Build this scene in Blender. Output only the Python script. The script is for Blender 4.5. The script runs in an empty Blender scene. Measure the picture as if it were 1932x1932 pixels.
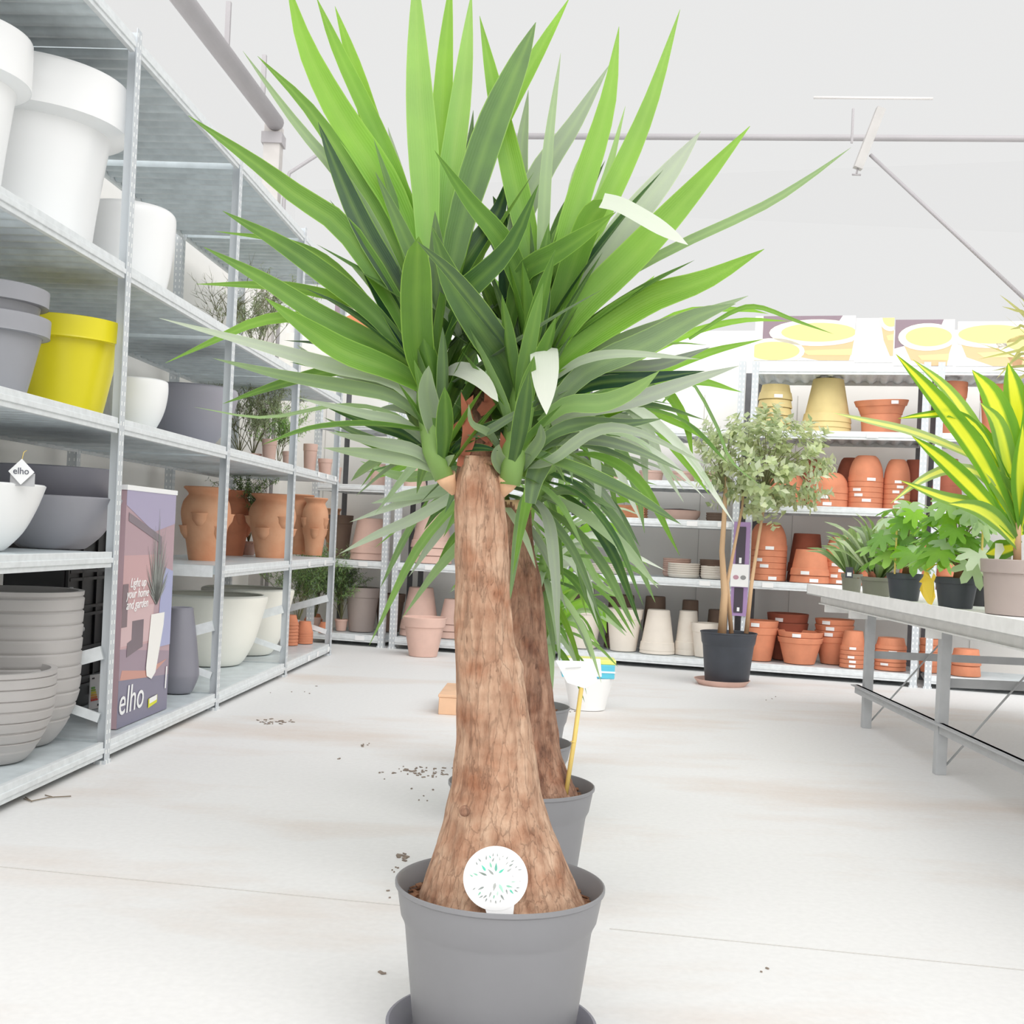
import bpy, bmesh, random
from math import sin, cos, atan, pi, sqrt, radians, hypot, atan2, floor as mfloor
from mathutils import Vector, Matrix, noise

scene = bpy.context.scene
COL = scene.collection
rnd = random.Random(11)

# ------------------------------------------------------------------ camera
F, PX, PY, H = 2226.0, 966.0, 1013.0, 0.82      # focal length and principal point in pixels, eye height in metres
TH = atan(0.0454)                                # the phone is held slightly rotated
cd = bpy.data.cameras.new('camera')
cd.sensor_width = 36.0
cd.lens = 36.0 * F / 1932.0
cd.shift_y = (PY - 966.0) / 1932.0
cd.clip_start = 0.05
cd.clip_end = 100
cam = bpy.data.objects.new('camera', cd)
COL.objects.link(cam)
cx, sx = cos(TH), sin(TH)
cam.matrix_world = Matrix(((cx, -sx, 0, 0), (0, 0, -1, 0), (sx, cx, 0, H), (0, 0, 0, 1)))
scene.camera = cam

# ------------------------------------------------------------------ daylight, added fill sun, exposure
world = bpy.data.worlds.new('overcast_sky')
scene.world = world
world.use_nodes = True
wn = world.node_tree.nodes
wn['Background'].inputs[0].default_value = (0.835, 0.835, 0.83, 1)
wn['Background'].inputs[1].default_value = 1.0
sd = bpy.data.lights.new('daylight_through_roof', 'SUN')
sd.energy = 1.65
sd.angle = radians(48)
sd.color = (1.0, 0.995, 0.985)
sun = bpy.data.objects.new('daylight_through_roof', sd)
COL.objects.link(sun)
sun.rotation_euler = Vector((0.62, -0.85, 0.95)).to_track_quat('Z', 'Y').to_euler()
s2 = bpy.data.lights.new('added_fill_sun', 'SUN')  # wide soft sun added as fill to lift the ambient light
s2.energy = 2.1
s2.angle = radians(90)
sun2 = bpy.data.objects.new('added_fill_sun', s2)
COL.objects.link(sun2)
sun2.rotation_euler = Vector((-0.70, -1.0, 0.58)).to_track_quat('Z', 'Y').to_euler()
scene.view_settings.view_transform = 'Standard'
scene.view_settings.look = 'None'
scene.view_settings.exposure = 0.0
scene.view_settings.gamma = 1.0
scene.view_settings.use_curve_mapping = False
try:
    scene.cycles.use_denoising = True
    scene.cycles.max_bounces = 8
    scene.cycles.transparent_max_bounces = 8
except Exception:
    pass


# ------------------------------------------------------------------ measuring helpers
def ray(x, y):
    dx, dy = x - PX, y - PY
    return (dx * cx + dy * sx) / F, (dx * sx - dy * cx) / F


def at(x, y, Y):
    a, b = ray(x, y)
    return Vector((a * Y, Y, H + b * Y))


def onz(x, y, z):
    a, b = ray(x, y)
    Y = (z - H) / b
    return Vector((a * Y, Y, z))


class Frame:
    """a vertical plane frame: s along, t behind the front plane, z up"""
    def __init__(self, o, d):
        self.o = Vector((o[0], o[1]))
        self.d = Vector(d).normalized()
        self.n = Vector((-self.d.y, self.d.x))

    def hit(self, x, y, t=0.0):
        a, b = ray(x, y)
        Y = (t + self.o.dot(self.n)) / (a * self.n.x + self.n.y)
        p = Vector((a * Y, Y))
        return (p - self.o).dot(self.d), H + b * Y, Y

    def w(self, s, t, z=0.0):
        p = self.o + self.d * s + self.n * t
        return Vector((p.x, p.y, z))

    def matrix(self):
        m = Matrix.Rotation(atan2(self.d.y, self.d.x), 4, 'Z')
        m.translation = (self.o.x, self.o.y, 0)
        return m


LF = Frame((-1.3258, 3.9569), (0.049, 1.0))
BF = Frame((-0.8485, 8.2752), (0.96169, -0.27415))


# ------------------------------------------------------------------ materials
def srgb(r, g, b):
    def f(c):
        c /= 255.0
        return c / 12.92 if c <= 0.04045 else ((c + 0.055) / 1.055) ** 2.4
    return (f(r), f(g), f(b), 1)


MATS = {}


def mat(name, col, rough=0.6, metal=0.0, var=0.06, scale=6.0, bump=0.0, bscale=40.0, spec=0.5, stretch=None, col2=None, trans=0.0):
    """procedural principled material: base colour mottled with noise, optional bump"""
    if name in MATS:
        return MATS[name]
    m = bpy.data.materials.new(name)
    m.use_nodes = True
    nt = m.node_tree
    N, L = nt.nodes, nt.links
    p = N['Principled BSDF']
    p.inputs['Roughness'].default_value = rough
    p.inputs['Metallic'].default_value = metal
    p.inputs['Specular IOR Level'].default_value = spec
    tc = N.new('ShaderNodeTexCoord')
    mp = N.new('ShaderNodeMapping')
    if stretch:
        mp.inputs['Scale'].default_value = stretch
    L.new(tc.outputs['Object'], mp.inputs['Vector'])
    no = N.new('ShaderNodeTexNoise')
    no.inputs['Scale'].default_value = scale
    no.inputs['Detail'].default_value = 5
    L.new(mp.outputs[0], no.inputs['Vector'])
    mx = N.new('ShaderNodeMix')
    mx.data_type = 'RGBA'
    c2 = col2 or tuple(max(0, min(1, c * (1 - var * 3))) for c in col[:3]) + (1,)
    mx.inputs[6].default_value = col
    mx.inputs[7].default_value = c2
    rp = N.new('ShaderNodeMapRange')
    rp.inputs[1].default_value = 0.35
    rp.inputs[2].default_value = 0.7
    L.new(no.outputs[0], rp.inputs[0])
    L.new(rp.outputs[0], mx.inputs[0])
    L.new(mx.outputs[2], p.inputs['Base Color'])
    if bump:
        n2 = N.new('ShaderNodeTexNoise')
        n2.inputs['Scale'].default_value = bscale
        n2.inputs['Detail'].default_value = 6
        L.new(mp.outputs[0], n2.inputs['Vector'])
        bp = N.new('ShaderNodeBump')
        bp.inputs['Strength'].default_value = bump
        bp.inputs['Distance'].default_value = 0.01
        L.new(n2.outputs[0], bp.inputs['Height'])
        L.new(bp.outputs[0], p.inputs['Normal'])
    MATS[name] = m
    return m


def leaf_mat(name, dark, bright, edge, pale, trans=0.42, rough=0.38, stripe=None):
    """leaf: dark..bright by the leaf's own tone, a margin along both edges, part of the light passes through"""
    m = bpy.data.materials.new(name)
    m.use_nodes = True
    nt = m.node_tree
    N, L = nt.nodes, nt.links
    p = N['Principled BSDF']
    out = N['Material Output']
    p.inputs['Roughness'].default_value = rough
    p.inputs['Specular IOR Level'].default_value = 0.35
    av = N.new('ShaderNodeAttribute'); av.attribute_name = 'tone'
    au = N.new('ShaderNodeAttribute'); au.attribute_name = 'across'
    ap = N.new('ShaderNodeAttribute'); ap.attribute_name = 'pale'
    tc = N.new('ShaderNodeTexCoord')
    no = N.new('ShaderNodeTexNoise')
    no.inputs['Scale'].default_value = 9
    no.inputs['Detail'].default_value = 4
    L.new(tc.outputs['Object'], no.inputs['Vector'])
    ad = N.new('ShaderNodeMath'); ad.operation = 'MULTIPLY_ADD'
    ad.inputs[1].default_value = 0.5
    ad.use_clamp = True
    sb = N.new('ShaderNodeMath'); sb.operation = 'SUBTRACT'; sb.inputs[1].default_value = 0.25
    L.new(av.outputs['Fac'], sb.inputs[0])
    L.new(no.outputs[0], ad.inputs[0])
    L.new(sb.outputs[0], ad.inputs[2])
    m1 = N.new('ShaderNodeMix'); m1.data_type = 'RGBA'
    m1.inputs[6].default_value = dark
    m1.inputs[7].default_value = bright
    L.new(ad.outputs[0], m1.inputs[0])
    m2 = N.new('ShaderNodeMix'); m2.data_type = 'RGBA'
    m2.inputs[7].default_value = edge
    L.new(m1.outputs[2], m2.inputs[6])
    st = N.new('ShaderNodeMapRange')
    if stripe is None:
        st.inputs[1].default_value = 0.92
        st.inputs[2].default_value = 1.0
    else:
        st.inputs[1].default_value = stripe
        st.inputs[2].default_value = stripe - 0.2
    L.new(au.outputs['Fac'], st.inputs[0])
    L.new(st.outputs[0], m2.inputs[0])
    mr = N.new('ShaderNodeMapRange')            # midrib band, the blade's central sheen put in as paler colour
    mr.inputs[1].default_value = 0.0; mr.inputs[2].default_value = 0.35; mr.inputs[3].default_value = 0.22 if stripe is None else 0.0; mr.inputs[4].default_value = 0.0
    L.new(au.outputs['Fac'], mr.inputs[0])
    m2b = N.new('ShaderNodeMix'); m2b.data_type = 'RGBA'
    L.new(mr.outputs[0], m2b.inputs[0]); L.new(m2.outputs[2], m2b.inputs[6]); m2b.inputs[7].default_value = edge
    m3 = N.new('ShaderNodeMix'); m3.data_type = 'RGBA'
    m3.inputs[7].default_value = pale
    L.new(m2b.outputs[2], m3.inputs[6])
    L.new(ap.outputs['Fac'], m3.inputs[0])
    L.new(m3.outputs[2], p.inputs['Base Color'])
    tr = N.new('ShaderNodeBsdfTranslucent')
    hs = N.new('ShaderNodeHueSaturation')
    hs.inputs['Hue'].default_value = 0.475
    hs.inputs['Saturation'].default_value = 1.05
    hs.inputs['Value'].default_value = 1.6
    L.new(m3.outputs[2], hs.inputs['Color'])
    L.new(hs.outputs[0], tr.inputs['Color'])
    ms = N.new('ShaderNodeMixShader')
    ms.inputs[0].default_value = trans
    L.new(p.outputs[0], ms.inputs[1])
    L.new(tr.outputs[0], ms.inputs[2])
    L.new(ms.outputs[0], out.inputs['Surface'])
    # fine lengthwise veins
    wv = N.new('ShaderNodeMath'); wv.operation = 'SINE'
    wm = N.new('ShaderNodeMath'); wm.operation = 'MULTIPLY'; wm.inputs[1].default_value = 38
    L.new(au.outputs['Fac'], wm.inputs[0]); L.new(wm.outputs[0], wv.inputs[0])
    bp = N.new('ShaderNodeBump'); bp.inputs['Strength'].default_value = 0.12; bp.inputs['Distance'].default_value = 0.002
    L.new(wv.outputs[0], bp.inputs['Height']); L.new(bp.outputs[0], p.inputs['Normal'])
    MATS[name] = m
    return m


def bark_mat(name, base, dark, light):
    m = bpy.data.materials.new(name)
    m.use_nodes = True
    N, L = m.node_tree.nodes, m.node_tree.links
    p = N['Principled BSDF']; p.inputs['Roughness'].default_value = 0.85
    tc = N.new('ShaderNodeTexCoord')
    mp = N.new('ShaderNodeMapping'); mp.inputs['Scale'].default_value = (1, 1, 0.2)
    L.new(tc.outputs['Object'], mp.inputs['Vector'])
    n1 = N.new('ShaderNodeTexNoise'); n1.inputs['Scale'].default_value = 46; n1.inputs['Detail'].default_value = 9; n1.inputs['Roughness'].default_value = 0.65
    L.new(mp.outputs[0], n1.inputs['Vector'])
    n2 = N.new('ShaderNodeTexNoise'); n2.inputs['Scale'].default_value = 22; n2.inputs['Detail'].default_value = 5
    L.new(tc.outputs['Object'], n2.inputs['Vector'])
    v = N.new('ShaderNodeTexVoronoi'); v.feature = 'DISTANCE_TO_EDGE'; v.inputs['Scale'].default_value = 60
    m4 = N.new('ShaderNodeMapping'); m4.inputs['Scale'].default_value = (1, 1, 0.16)
    nd = N.new('ShaderNodeVectorMath'); nd.operation = 'MULTIPLY_ADD'; nd.inputs[1].default_value = (0.03, 0.03, 0.03)
    L.new(n1.outputs[1], nd.inputs[0]); L.new(tc.outputs['Object'], nd.inputs[2])
    L.new(nd.outputs[0], m4.inputs['Vector']); L.new(m4.outputs[0], v.inputs['Vector'])
    cr = N.new('ShaderNodeValToRGB')
    cr.color_ramp.elements[0].position = 0.3; cr.color_ramp.elements[0].color = dark
    cr.color_ramp.elements[1].position = 0.72; cr.color_ramp.elements[1].color = light
    e = cr.color_ramp.elements.new(0.5); e.color = base
    L.new(n1.outputs[0], cr.inputs[0])
    mx = N.new('ShaderNodeMix'); mx.data_type = 'RGBA'; mx.blend_type = 'MULTIPLY'
    r2 = N.new('ShaderNodeMapRange'); r2.inputs[1].default_value = 0.45; r2.inputs[2].default_value = 0.75; r2.inputs[4].default_value = 0.8
    L.new(n2.outputs[0], r2.inputs[0]); L.new(r2.outputs[0], mx.inputs[0])
    L.new(cr.outputs[0], mx.inputs[6]); mx.inputs[7].default_value = srgb(205, 160, 130)
    m5 = N.new('ShaderNodeMix'); m5.data_type = 'RGBA'
    r3 = N.new('ShaderNodeMapRange'); r3.inputs[1].default_value = 0.0; r3.inputs[2].default_value = 0.04; r3.inputs[3].default_value = 0.15; r3.inputs[4].default_value = 0.0
    L.new(v.outputs['Distance'], r3.inputs[0]); L.new(r3.outputs[0], m5.inputs[0])
    L.new(mx.outputs[2], m5.inputs[6]); m5.inputs[7].default_value = dark
    L.new(m5.outputs[2], p.inputs['Base Color'])
    # bump: vertical fibres plus faint leaf-scar rings
    w = N.new('ShaderNodeTexWave'); w.wave_type = 'BANDS'; w.bands_direction = 'Z'; w.inputs['Scale'].default_value = 14; w.inputs['Distortion'].default_value = 5; w.inputs['Detail'].default_value = 3
    L.new(tc.outputs['Object'], w.inputs['Vector'])
    a = N.new('ShaderNodeMath'); a.operation = 'MULTIPLY_ADD'; a.inputs[1].default_value = 0.16
    L.new(w.outputs[0], a.inputs[0]); L.new(n1.outputs[0], a.inputs[2])
    b2 = N.new('ShaderNodeMath'); b2.operation = 'MULTIPLY_ADD'; b2.inputs[1].default_value = -0.6
    L.new(r3.outputs[0], b2.inputs[0]); L.new(a.outputs[0], b2.inputs[2])
    bp = N.new('ShaderNodeBump'); bp.inputs['Strength'].default_value = 0.9; bp.inputs['Distance'].default_value = 0.009
    L.new(b2.outputs[0], bp.inputs['Height']); L.new(bp.outputs[0], p.inputs['Normal'])
    MATS[name] = m
    return m


def post_mat():
    """galvanised upright with two rows of punched slots"""
    m = bpy.data.materials.new('punched_galvanised_steel')
    m.use_nodes = True
    N, L = m.node_tree.nodes, m.node_tree.links
    p = N['Principled BSDF']; p.inputs['Roughness'].default_value = 0.42; p.inputs['Metallic'].default_value = 0.1
    tc = N.new('ShaderNodeTexCoord'); sp = N.new('ShaderNodeSeparateXYZ')
    L.new(tc.outputs['Object'], sp.inputs[0])
    def M(op, a, b=None, c=None):
        n = N.new('ShaderNodeMath'); n.operation = op
        for i, v in enumerate((a, b, c)):
            if v is None: continue
            if isinstance(v, (int, float)): n.inputs[i].default_value = v
            else: L.new(v, n.inputs[i])
        return n.outputs[0]
    z = M('FRACT', M('MULTIPLY', sp.outputs[2], 30.0))
    zz = M('LESS_THAN', z, 0.42)
    ax = M('ABSOLUTE', sp.outputs[0])
    xx = M('MULTIPLY', M('GREATER_THAN', ax, 0.008), M('LESS_THAN', ax, 0.015))
    ay = M('ABSOLUTE', M('SUBTRACT', sp.outputs[1], 0.022))
    yy = M('MULTIPLY', M('GREATER_THAN', ay, 0.008), M('LESS_THAN', ay, 0.014))
    k = M('MULTIPLY', zz, M('MAXIMUM', xx, M('MULTIPLY', yy, M('GREATER_THAN', ax, 0.0195))))
    mx = N.new('ShaderNodeMix'); mx.data_type = 'RGBA'
    mx.inputs[6].default_value = srgb(204, 209, 213); mx.inputs[7].default_value = srgb(246, 248, 248)
    L.new(k, mx.inputs[0]); L.new(mx.outputs[2], p.inputs['Base Color'])
    MATS['post'] = m
    return m


STEEL = mat('galvanised_steel', srgb(230, 234, 236), 0.38, 0.0, 0.04, 30)
SHEET = mat('corrugated_galvanised_sheet', srgb(218, 227, 231), 0.34, 0.05, 0.06, 14)
POST = post_mat()
BENCHM = mat('dull_zinc', srgb(248, 248, 246), 0.5, 0.0, 0.03, 20)
LEGM = mat('grey_steel_leg', srgb(190, 192, 194), 0.5, 0.0, 0.03, 20)
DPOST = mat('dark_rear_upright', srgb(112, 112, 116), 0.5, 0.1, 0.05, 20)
WALLM = mat('off_white_wall_panel', srgb(248, 246, 242), 0.8, 0, 0.01, 3)
WHITEP = mat('white_glazed_plastic', srgb(246, 246, 246), 0.3, 0, 0.0, 3)
GREYP = mat('stone_grey_plastic', srgb(160, 160, 166), 0.45, 0, 0.02, 3)
DGREYP = mat('anthracite_plastic', srgb(138, 137, 147), 0.42, 0, 0.03, 3)
RIBP = mat('taupe_grey_resin', srgb(186, 182, 180), 0.55, 0, 0.03, 4)
POTG = mat('nursery_grey_plastic', srgb(132, 132, 135), 0.42, 0, 0.03, 5)
BLACKP = mat('black_nursery_plastic', srgb(66, 70, 78), 0.5, 0, 0.08, 8)
YELLOWP = mat('yellow_plastic', srgb(240, 226, 40), 0.35, 0, 0.02, 3)
CREAMP = mat('cream_resin', srgb(250, 248, 238), 0.45, 0, 0.02, 3)
TERRA = mat('terracotta', srgb(228, 148, 112), 0.8, 0, 0.08, 7, 0.1, 60)
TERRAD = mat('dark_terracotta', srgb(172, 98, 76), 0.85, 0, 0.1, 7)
TERRAP = mat('pale_pink_terracotta', srgb(226, 190, 176), 0.85, 0, 0.05, 7)
TERRAY = mat('pale_honey_terracotta', srgb(232, 210, 150), 0.85, 0, 0.05, 7)
TERRAW = mat('white_washed_clay', srgb(236, 226, 214), 0.85, 0, 0.03, 7)
TERRAH = mat('hand_made_terracotta', srgb(228, 174, 138), 0.85, 0, 0.12, 5, 0.2, 30, col2=srgb(212, 144, 106))
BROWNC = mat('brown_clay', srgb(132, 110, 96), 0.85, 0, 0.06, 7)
TAUPE = mat('taupe_plastic', srgb(172, 158, 152), 0.5, 0, 0.03, 5)
OLIVE = mat('grey_olive_plastic', srgb(130, 130, 116), 0.5, 0, 0.03, 5)
SOIL = mat('bark_mulch_soil', srgb(150, 108, 80), 0.95, 0, 0.2, 40, 0.9, 90, col2=srgb(86, 56, 40))
BARK = bark_mat('yucca_bark', srgb(184, 148, 122), srgb(148, 110, 86), srgb(208, 176, 150))
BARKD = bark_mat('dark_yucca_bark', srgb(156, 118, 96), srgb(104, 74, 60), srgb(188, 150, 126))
CANE = mat('tan_stem', srgb(206, 172, 134), 0.8, 0, 0.1, 12, stretch=(1, 1, 0.2))
TWIG = mat('olive_twig', srgb(128, 128, 92), 0.8, 0, 0.1, 10)
BAMBOO = mat('yellow_bamboo_cane', srgb(238, 208, 120), 0.5, 0, 0.08, 10)
PAPER = mat('white_card', srgb(246, 246, 246), 0.6, 0, 0.0, 3)
BLACK = mat('black_crate_plastic', srgb(38, 38, 40), 0.45, 0, 0.1, 8)
LEAFY = leaf_mat('yucca_leaf', srgb(32, 64, 48), srgb(132, 184, 66), srgb(156, 196, 90), srgb(216, 219, 210), 0.38)
LEAFD = leaf_mat('deep_yucca_leaf', srgb(40, 72, 52), srgb(130, 184, 60), srgb(140, 180, 90), srgb(216, 220, 212), 0.36)
LEAFT = leaf_mat('small_shrub_leaf', srgb(112, 134, 88), srgb(200, 212, 164), srgb(196, 212, 160), srgb(240, 243, 234), 0.4)
LEAFB = leaf_mat('broad_bright_leaf', srgb(80, 130, 60), srgb(140, 196, 60), srgb(150, 200, 90), srgb(222, 232, 216), 0.45)
LEAFC = leaf_mat('striped_leaf', srgb(70, 122, 40), srgb(110, 164, 44), srgb(214, 224, 66), srgb(230, 236, 190), 0.5, stripe=0.5)
LEAFS = leaf_mat('sage_strap_leaf', srgb(80, 114, 68), srgb(150, 180, 108), srgb(180, 200, 140), srgb(214, 222, 200), 0.35)
SHEATH = mat('pale_green_sheath', srgb(128, 164, 84), 0.5, 0, 0.1, 12, stretch=(1, 1, 0.2))
ORANGEH = mat('dry_orange_husk', srgb(176, 104, 78), 0.8, 0, 0.12, 20)
CUTW = mat('cut_wood', srgb(226, 184, 146), 0.85, 0, 0.08, 30)


def flat(name, r, g, b, rough=0.6):
    return mat(name, srgb(r, g, b), rough, 0, 0.0, 3)


# ------------------------------------------------------------------ mesh builder
class MB:
    def __init__(self):
        self.v, self.f, self.a, self.sm = [], [], [], []

    def add(self, vs, fs, attr=None, smooth=False):
        o = len(self.v)
        self.v += [tuple(p) for p in vs]
        self.a += attr if attr else [(0, 0, 0)] * len(vs)
        for q in fs:
            self.f.append(tuple(i + o for i in q))
            self.sm.append(smooth)
        return self

    def box(self, a, b, M=None):
        (x0, y0, z0), (x1, y1, z1) = a, b
        vs = [Vector(p) for p in ((x0, y0, z0), (x1, y0, z0), (x1, y1, z0), (x0, y1, z0), (x0, y0, z1), (x1, y0, z1), (x1, y1, z1), (x0, y1, z1))]
        if M is not None:
            vs = [M @ p for p in vs]
        return self.add(vs, [(0, 3, 2, 1), (4, 5, 6, 7), (0, 1, 5, 4), (1, 2, 6, 5), (2, 3, 7, 6), (3, 0, 4, 7)])

    def bar(self, p, q, w, h, up=(0, 0, 1)):
        p, q = Vector(p), Vector(q)
        d = (q - p)
        ln = d.length
        d.normalize()
        u = Vector(up)
        s = d.cross(u)
        if s.length < 1e-4:
            s = Vector((1, 0, 0))
        s.normalize()
        u = s.cross(d)
        M = Matrix(((d.x, s.x, u.x, p.x), (d.y, s.y, u.y, p.y), (d.z, s.z, u.z, p.z), (0, 0, 0, 1)))
        return self.box((0, -w / 2, -h / 2), (ln, w / 2, h / 2), M)

    def tube(self, pts, rs, n=8, cap=True, attr=None):
        pts = [Vector(p) for p in pts]
        if not hasattr(rs, '__len__'):
            rs = [rs] * len(pts)
        vs, fs = [], []
        t = (pts[1] - pts[0]).normalized()
        u = t.cross(Vector((0, 0, 1)))
        if u.length < 0.1:
            u = t.cross(Vector((1, 0, 0)))
        u.normalize()
        for i, p in enumerate(pts):
            a = pts[max(0, i - 1)]
            b = pts[min(len(pts) - 1, i + 1)]
            t = (b - a).normalized()
            u = (u - t * u.dot(t)).normalized()
            w = t.cross(u)
            for k in range(n):
                an = 2 * pi * k / n
                vs.append(p + (u * cos(an) + w * sin(an)) * rs[i])
        for i in range(len(pts) - 1):
            for k in range(n):
                fs.append((i * n + k, i * n + (k + 1) % n, (i + 1) * n + (k + 1) % n, (i + 1) * n + k))
        if cap:
            fs.append(tuple(range(n))[::-1])
            fs.append(tuple((len(pts) - 1) * n + k for k in range(n)))
        return self.add(vs, fs, smooth=True)

    def lathe(self, prof, n=40, c=(0, 0, 0)):
        """prof: list of (r, z) from bottom centre, outside up, over the rim, inside down"""
        vs, fs = [], []
        rows = []
        for r, z in prof:
            if r < 1e-6:
                rows.append([len(vs)])
                vs.append(Vector((c[0], c[1], c[2] + z)))
            else:
                rows.append(list(range(len(vs), len(vs) + n)))
                for k in range(n):
                    an = 2 * pi * k / n
                    vs.append(Vector((c[0] + r * cos(an), c[1] + r * sin(an), c[2] + z)))
        for A, B in zip(rows, rows[1:]):
            for k in range(n):
                k2 = (k + 1) % n
                if len(A) == 1 and len(B) == 1:
                    continue
                if len(A) == 1:
                    fs.append((A[0], B[k2], B[k]))
                elif len(B) == 1:
                    fs.append((A[k], A[k2], B[0]))
                else:
                    fs.append((A[k], A[k2], B[k2], B[k]))
        return self.add(vs, fs, smooth=True)

    def poly(self, pts):
        return self.add(pts, [tuple(range(len(pts)))])

    def prism(self, pts, d):
        """extrude polygon pts by vector d"""
        n = len(pts)
        d = Vector(d)
        vs = [Vector(p) for p in pts] + [Vector(p) + d for p in pts]
        fs = [tuple(range(n))[::-1], tuple(range(n, 2 * n))]
        fs += [(i, (i + 1) % n, n + (i + 1) % n, n + i) for i in range(n)]
        return self.add(vs, fs)

    def leaf(self, pts, w, hint=(0, 0, 1), tone=0.4, pale=0.0, fold=0.22, prof='sword', n=13, twist=0.0):
        pts = [Vector(p) for p in pts]
        P = [pts[0] * 2 - pts[1]] + pts + [pts[-1] * 2 - pts[-2]]
        m = len(pts) - 1
        hint = Vector(hint).normalized()
        vs, at_, fs = [], [], []
        prev = None
        samples = []
        for i in range(n + 1):
            g = i / n
            q = min(g * m, m - 1e-6)
            k = int(q)
            f = q - k
            p0, p1, p2, p3 = P[k], P[k + 1], P[k + 2], P[k + 3]
            pos = 0.5 * ((2 * p1) + (-p0 + p2) * f + (2 * p0 - 5 * p1 + 4 * p2 - p3) * f * f + (-p0 + 3 * p1 - 3 * p2 + p3) * f ** 3)
            samples.append(pos)
        for i, pos in enumerate(samples):
            g = i / n
            a = samples[max(0, i - 1)]
            b = samples[min(n, i + 1)]
            t = (b - a).normalized()
            s = t.cross(hint)
            if s.length < 0.05:
                s = prev or t.cross(Vector((0.3, 1, 0.2)))
            s.normalize()
            if prev is not None and s.dot(prev) < 0:
                s = -s
            if prev is not None:
                s = (s + prev * 1.2)
                s = (s - t * s.dot(t)).normalized()
            prev = s
            sw = s
            if twist:
                sw = Matrix.Rotation(twist * g, 3, t) @ s
            nn = sw.cross(t)
            if prof == 'sword':
                k = (0.50 + 0.5 * min(1, g / 0.4) ** 0.9) if g < 0.4 else max(0.0, 1 - ((g - 0.4) / 0.6) ** 2.1)
            elif prof == 'blunt':
                k = (0.75 + 0.25 * min(1, g / 0.4)) if g < 0.5 else max(0.0, 1 - ((g - 0.5) / 0.5) ** 4.5) ** 0.75
            elif prof == 'wide':
                k = max(0.08, sin(pi * min(1, g * 0.95 + 0.03)) ** 0.8) if g < 0.98 else 0.02
            elif prof == 'cut':
                k = 1.0 if g < 0.55 else max(0.02, 1 - ((g - 0.55) / 0.45) ** 2)
            else:
                k = 1 - g * 0.9
            hw = w * 0.5 * max(k, 0.015)
            for j in range(5):
                u = (j - 2) / 2.0
                vs.append(pos + sw * (u * hw) + nn * (abs(u) * hw * fold * 2 * (1 - 0.5 * g)))
                at_.append((tone, abs(u), pale))
        for i in range(n):
            for j in range(4):
                fs.append((i * 5 + j, i * 5 + j + 1, (i + 1) * 5 + j + 1, (i + 1) * 5 + j))
        return self.add(vs, fs, at_, smooth=True)

    def small_leaf(self, p, d, nrm, ln, w, tone, pale=0.0):
        d = Vector(d).normalized()
        nrm = Vector(nrm)
        s = d.cross(nrm)
        if s.length < 1e-3:
            s = Vector((1, 0, 0))
        s.normalize()
        up = s.cross(d) * 0.12 * w
        p = Vector(p)
        vs = [p, p + d * ln * 0.45 + s * w / 2 + up, p + d * ln * 0.45, p + d * ln * 0.45 - s * w / 2 + up, p + d * ln]
        at_ = [(tone, 0.2, pale), (tone, 0.8, pale), (tone, 0, pale), (tone, 0.8, pale), (tone, 0.4, pale)]
        return self.add(vs, [(0, 2, 1), (0, 3, 2), (1, 2, 4), (2, 3, 4)], at_, smooth=True)

    def mesh(self, name, m):
        me = bpy.data.meshes.new(name)
        me.from_pydata(self.v, [], self.f)
        me.polygons.foreach_set('use_smooth', self.sm)
        if any(x != (0, 0, 0) for x in self.a[:6]) or (m and 'leaf' in m.name):
            for k, nm in enumerate(('tone', 'across', 'pale')):
                at_ = me.attributes.new(nm, 'FLOAT', 'POINT')
                at_.data.foreach_set('value', [float(x[k]) for x in self.a])
        me.materials.append(m)
        me.update()
        return me

    def build(self, name, m, parent=None, loc=None, autosmooth=None, bevel=0):
        me = self.mesh(name, m)
        if autosmooth:
            me.set_sharp_from_angle(angle=radians(autosmooth))
        o = bpy.data.objects.new(name, me)
        COL.objects.link(o)
        if parent is not None:
            o.parent = parent
        if loc is not None:
            o.location = loc
        if bevel:
            b = o.modifiers.new('bevel', 'BEVEL')
            b.width = bevel
            b.segments = 2
            b.limit_method = 'ANGLE'
        return o


def empty(name, loc=(0, 0, 0), rz=0.0):
    o = bpy.data.objects.new(name, None)
    o.empty_display_size = 0.05
    COL.objects.link(o)
    o.location = loc
    o.rotation_euler = (0, 0, rz)
    return o


def tag(o, label=None, cat=None, group=None, kind=None):
    if label: o['label'] = label
    if cat: o['category'] = cat
    if group: o['group'] = group
    if kind: o['kind'] = kind
    return o


def text_mesh(s, size, M, name, m, parent, depth=0.0006, shear=0.0):
    cu = bpy.data.curves.new(name, 'FONT')
    cu.body = s
    cu.size = size
    cu.extrude = depth
    cu.shear = shear
    cu.align_x = 'CENTER'
    cu.resolution_u = 3
    t = bpy.data.objects.new(name, cu)
    COL.objects.link(t)
    bpy.context.view_layer.update()
    me = bpy.data.meshes.new_from_object(t)
    bpy.data.objects.remove(t)
    me.transform(M)
    me.materials.clear()
    me.materials.append(m)
    o = bpy.data.objects.new(name, me)
    COL.objects.link(o)
    o.parent = parent
    return o


def arc_words(k):
    return ('lowest', 'second', 'third', 'fourth', 'fifth', 'sixth', 'seventh', 'eighth')[k]


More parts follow.
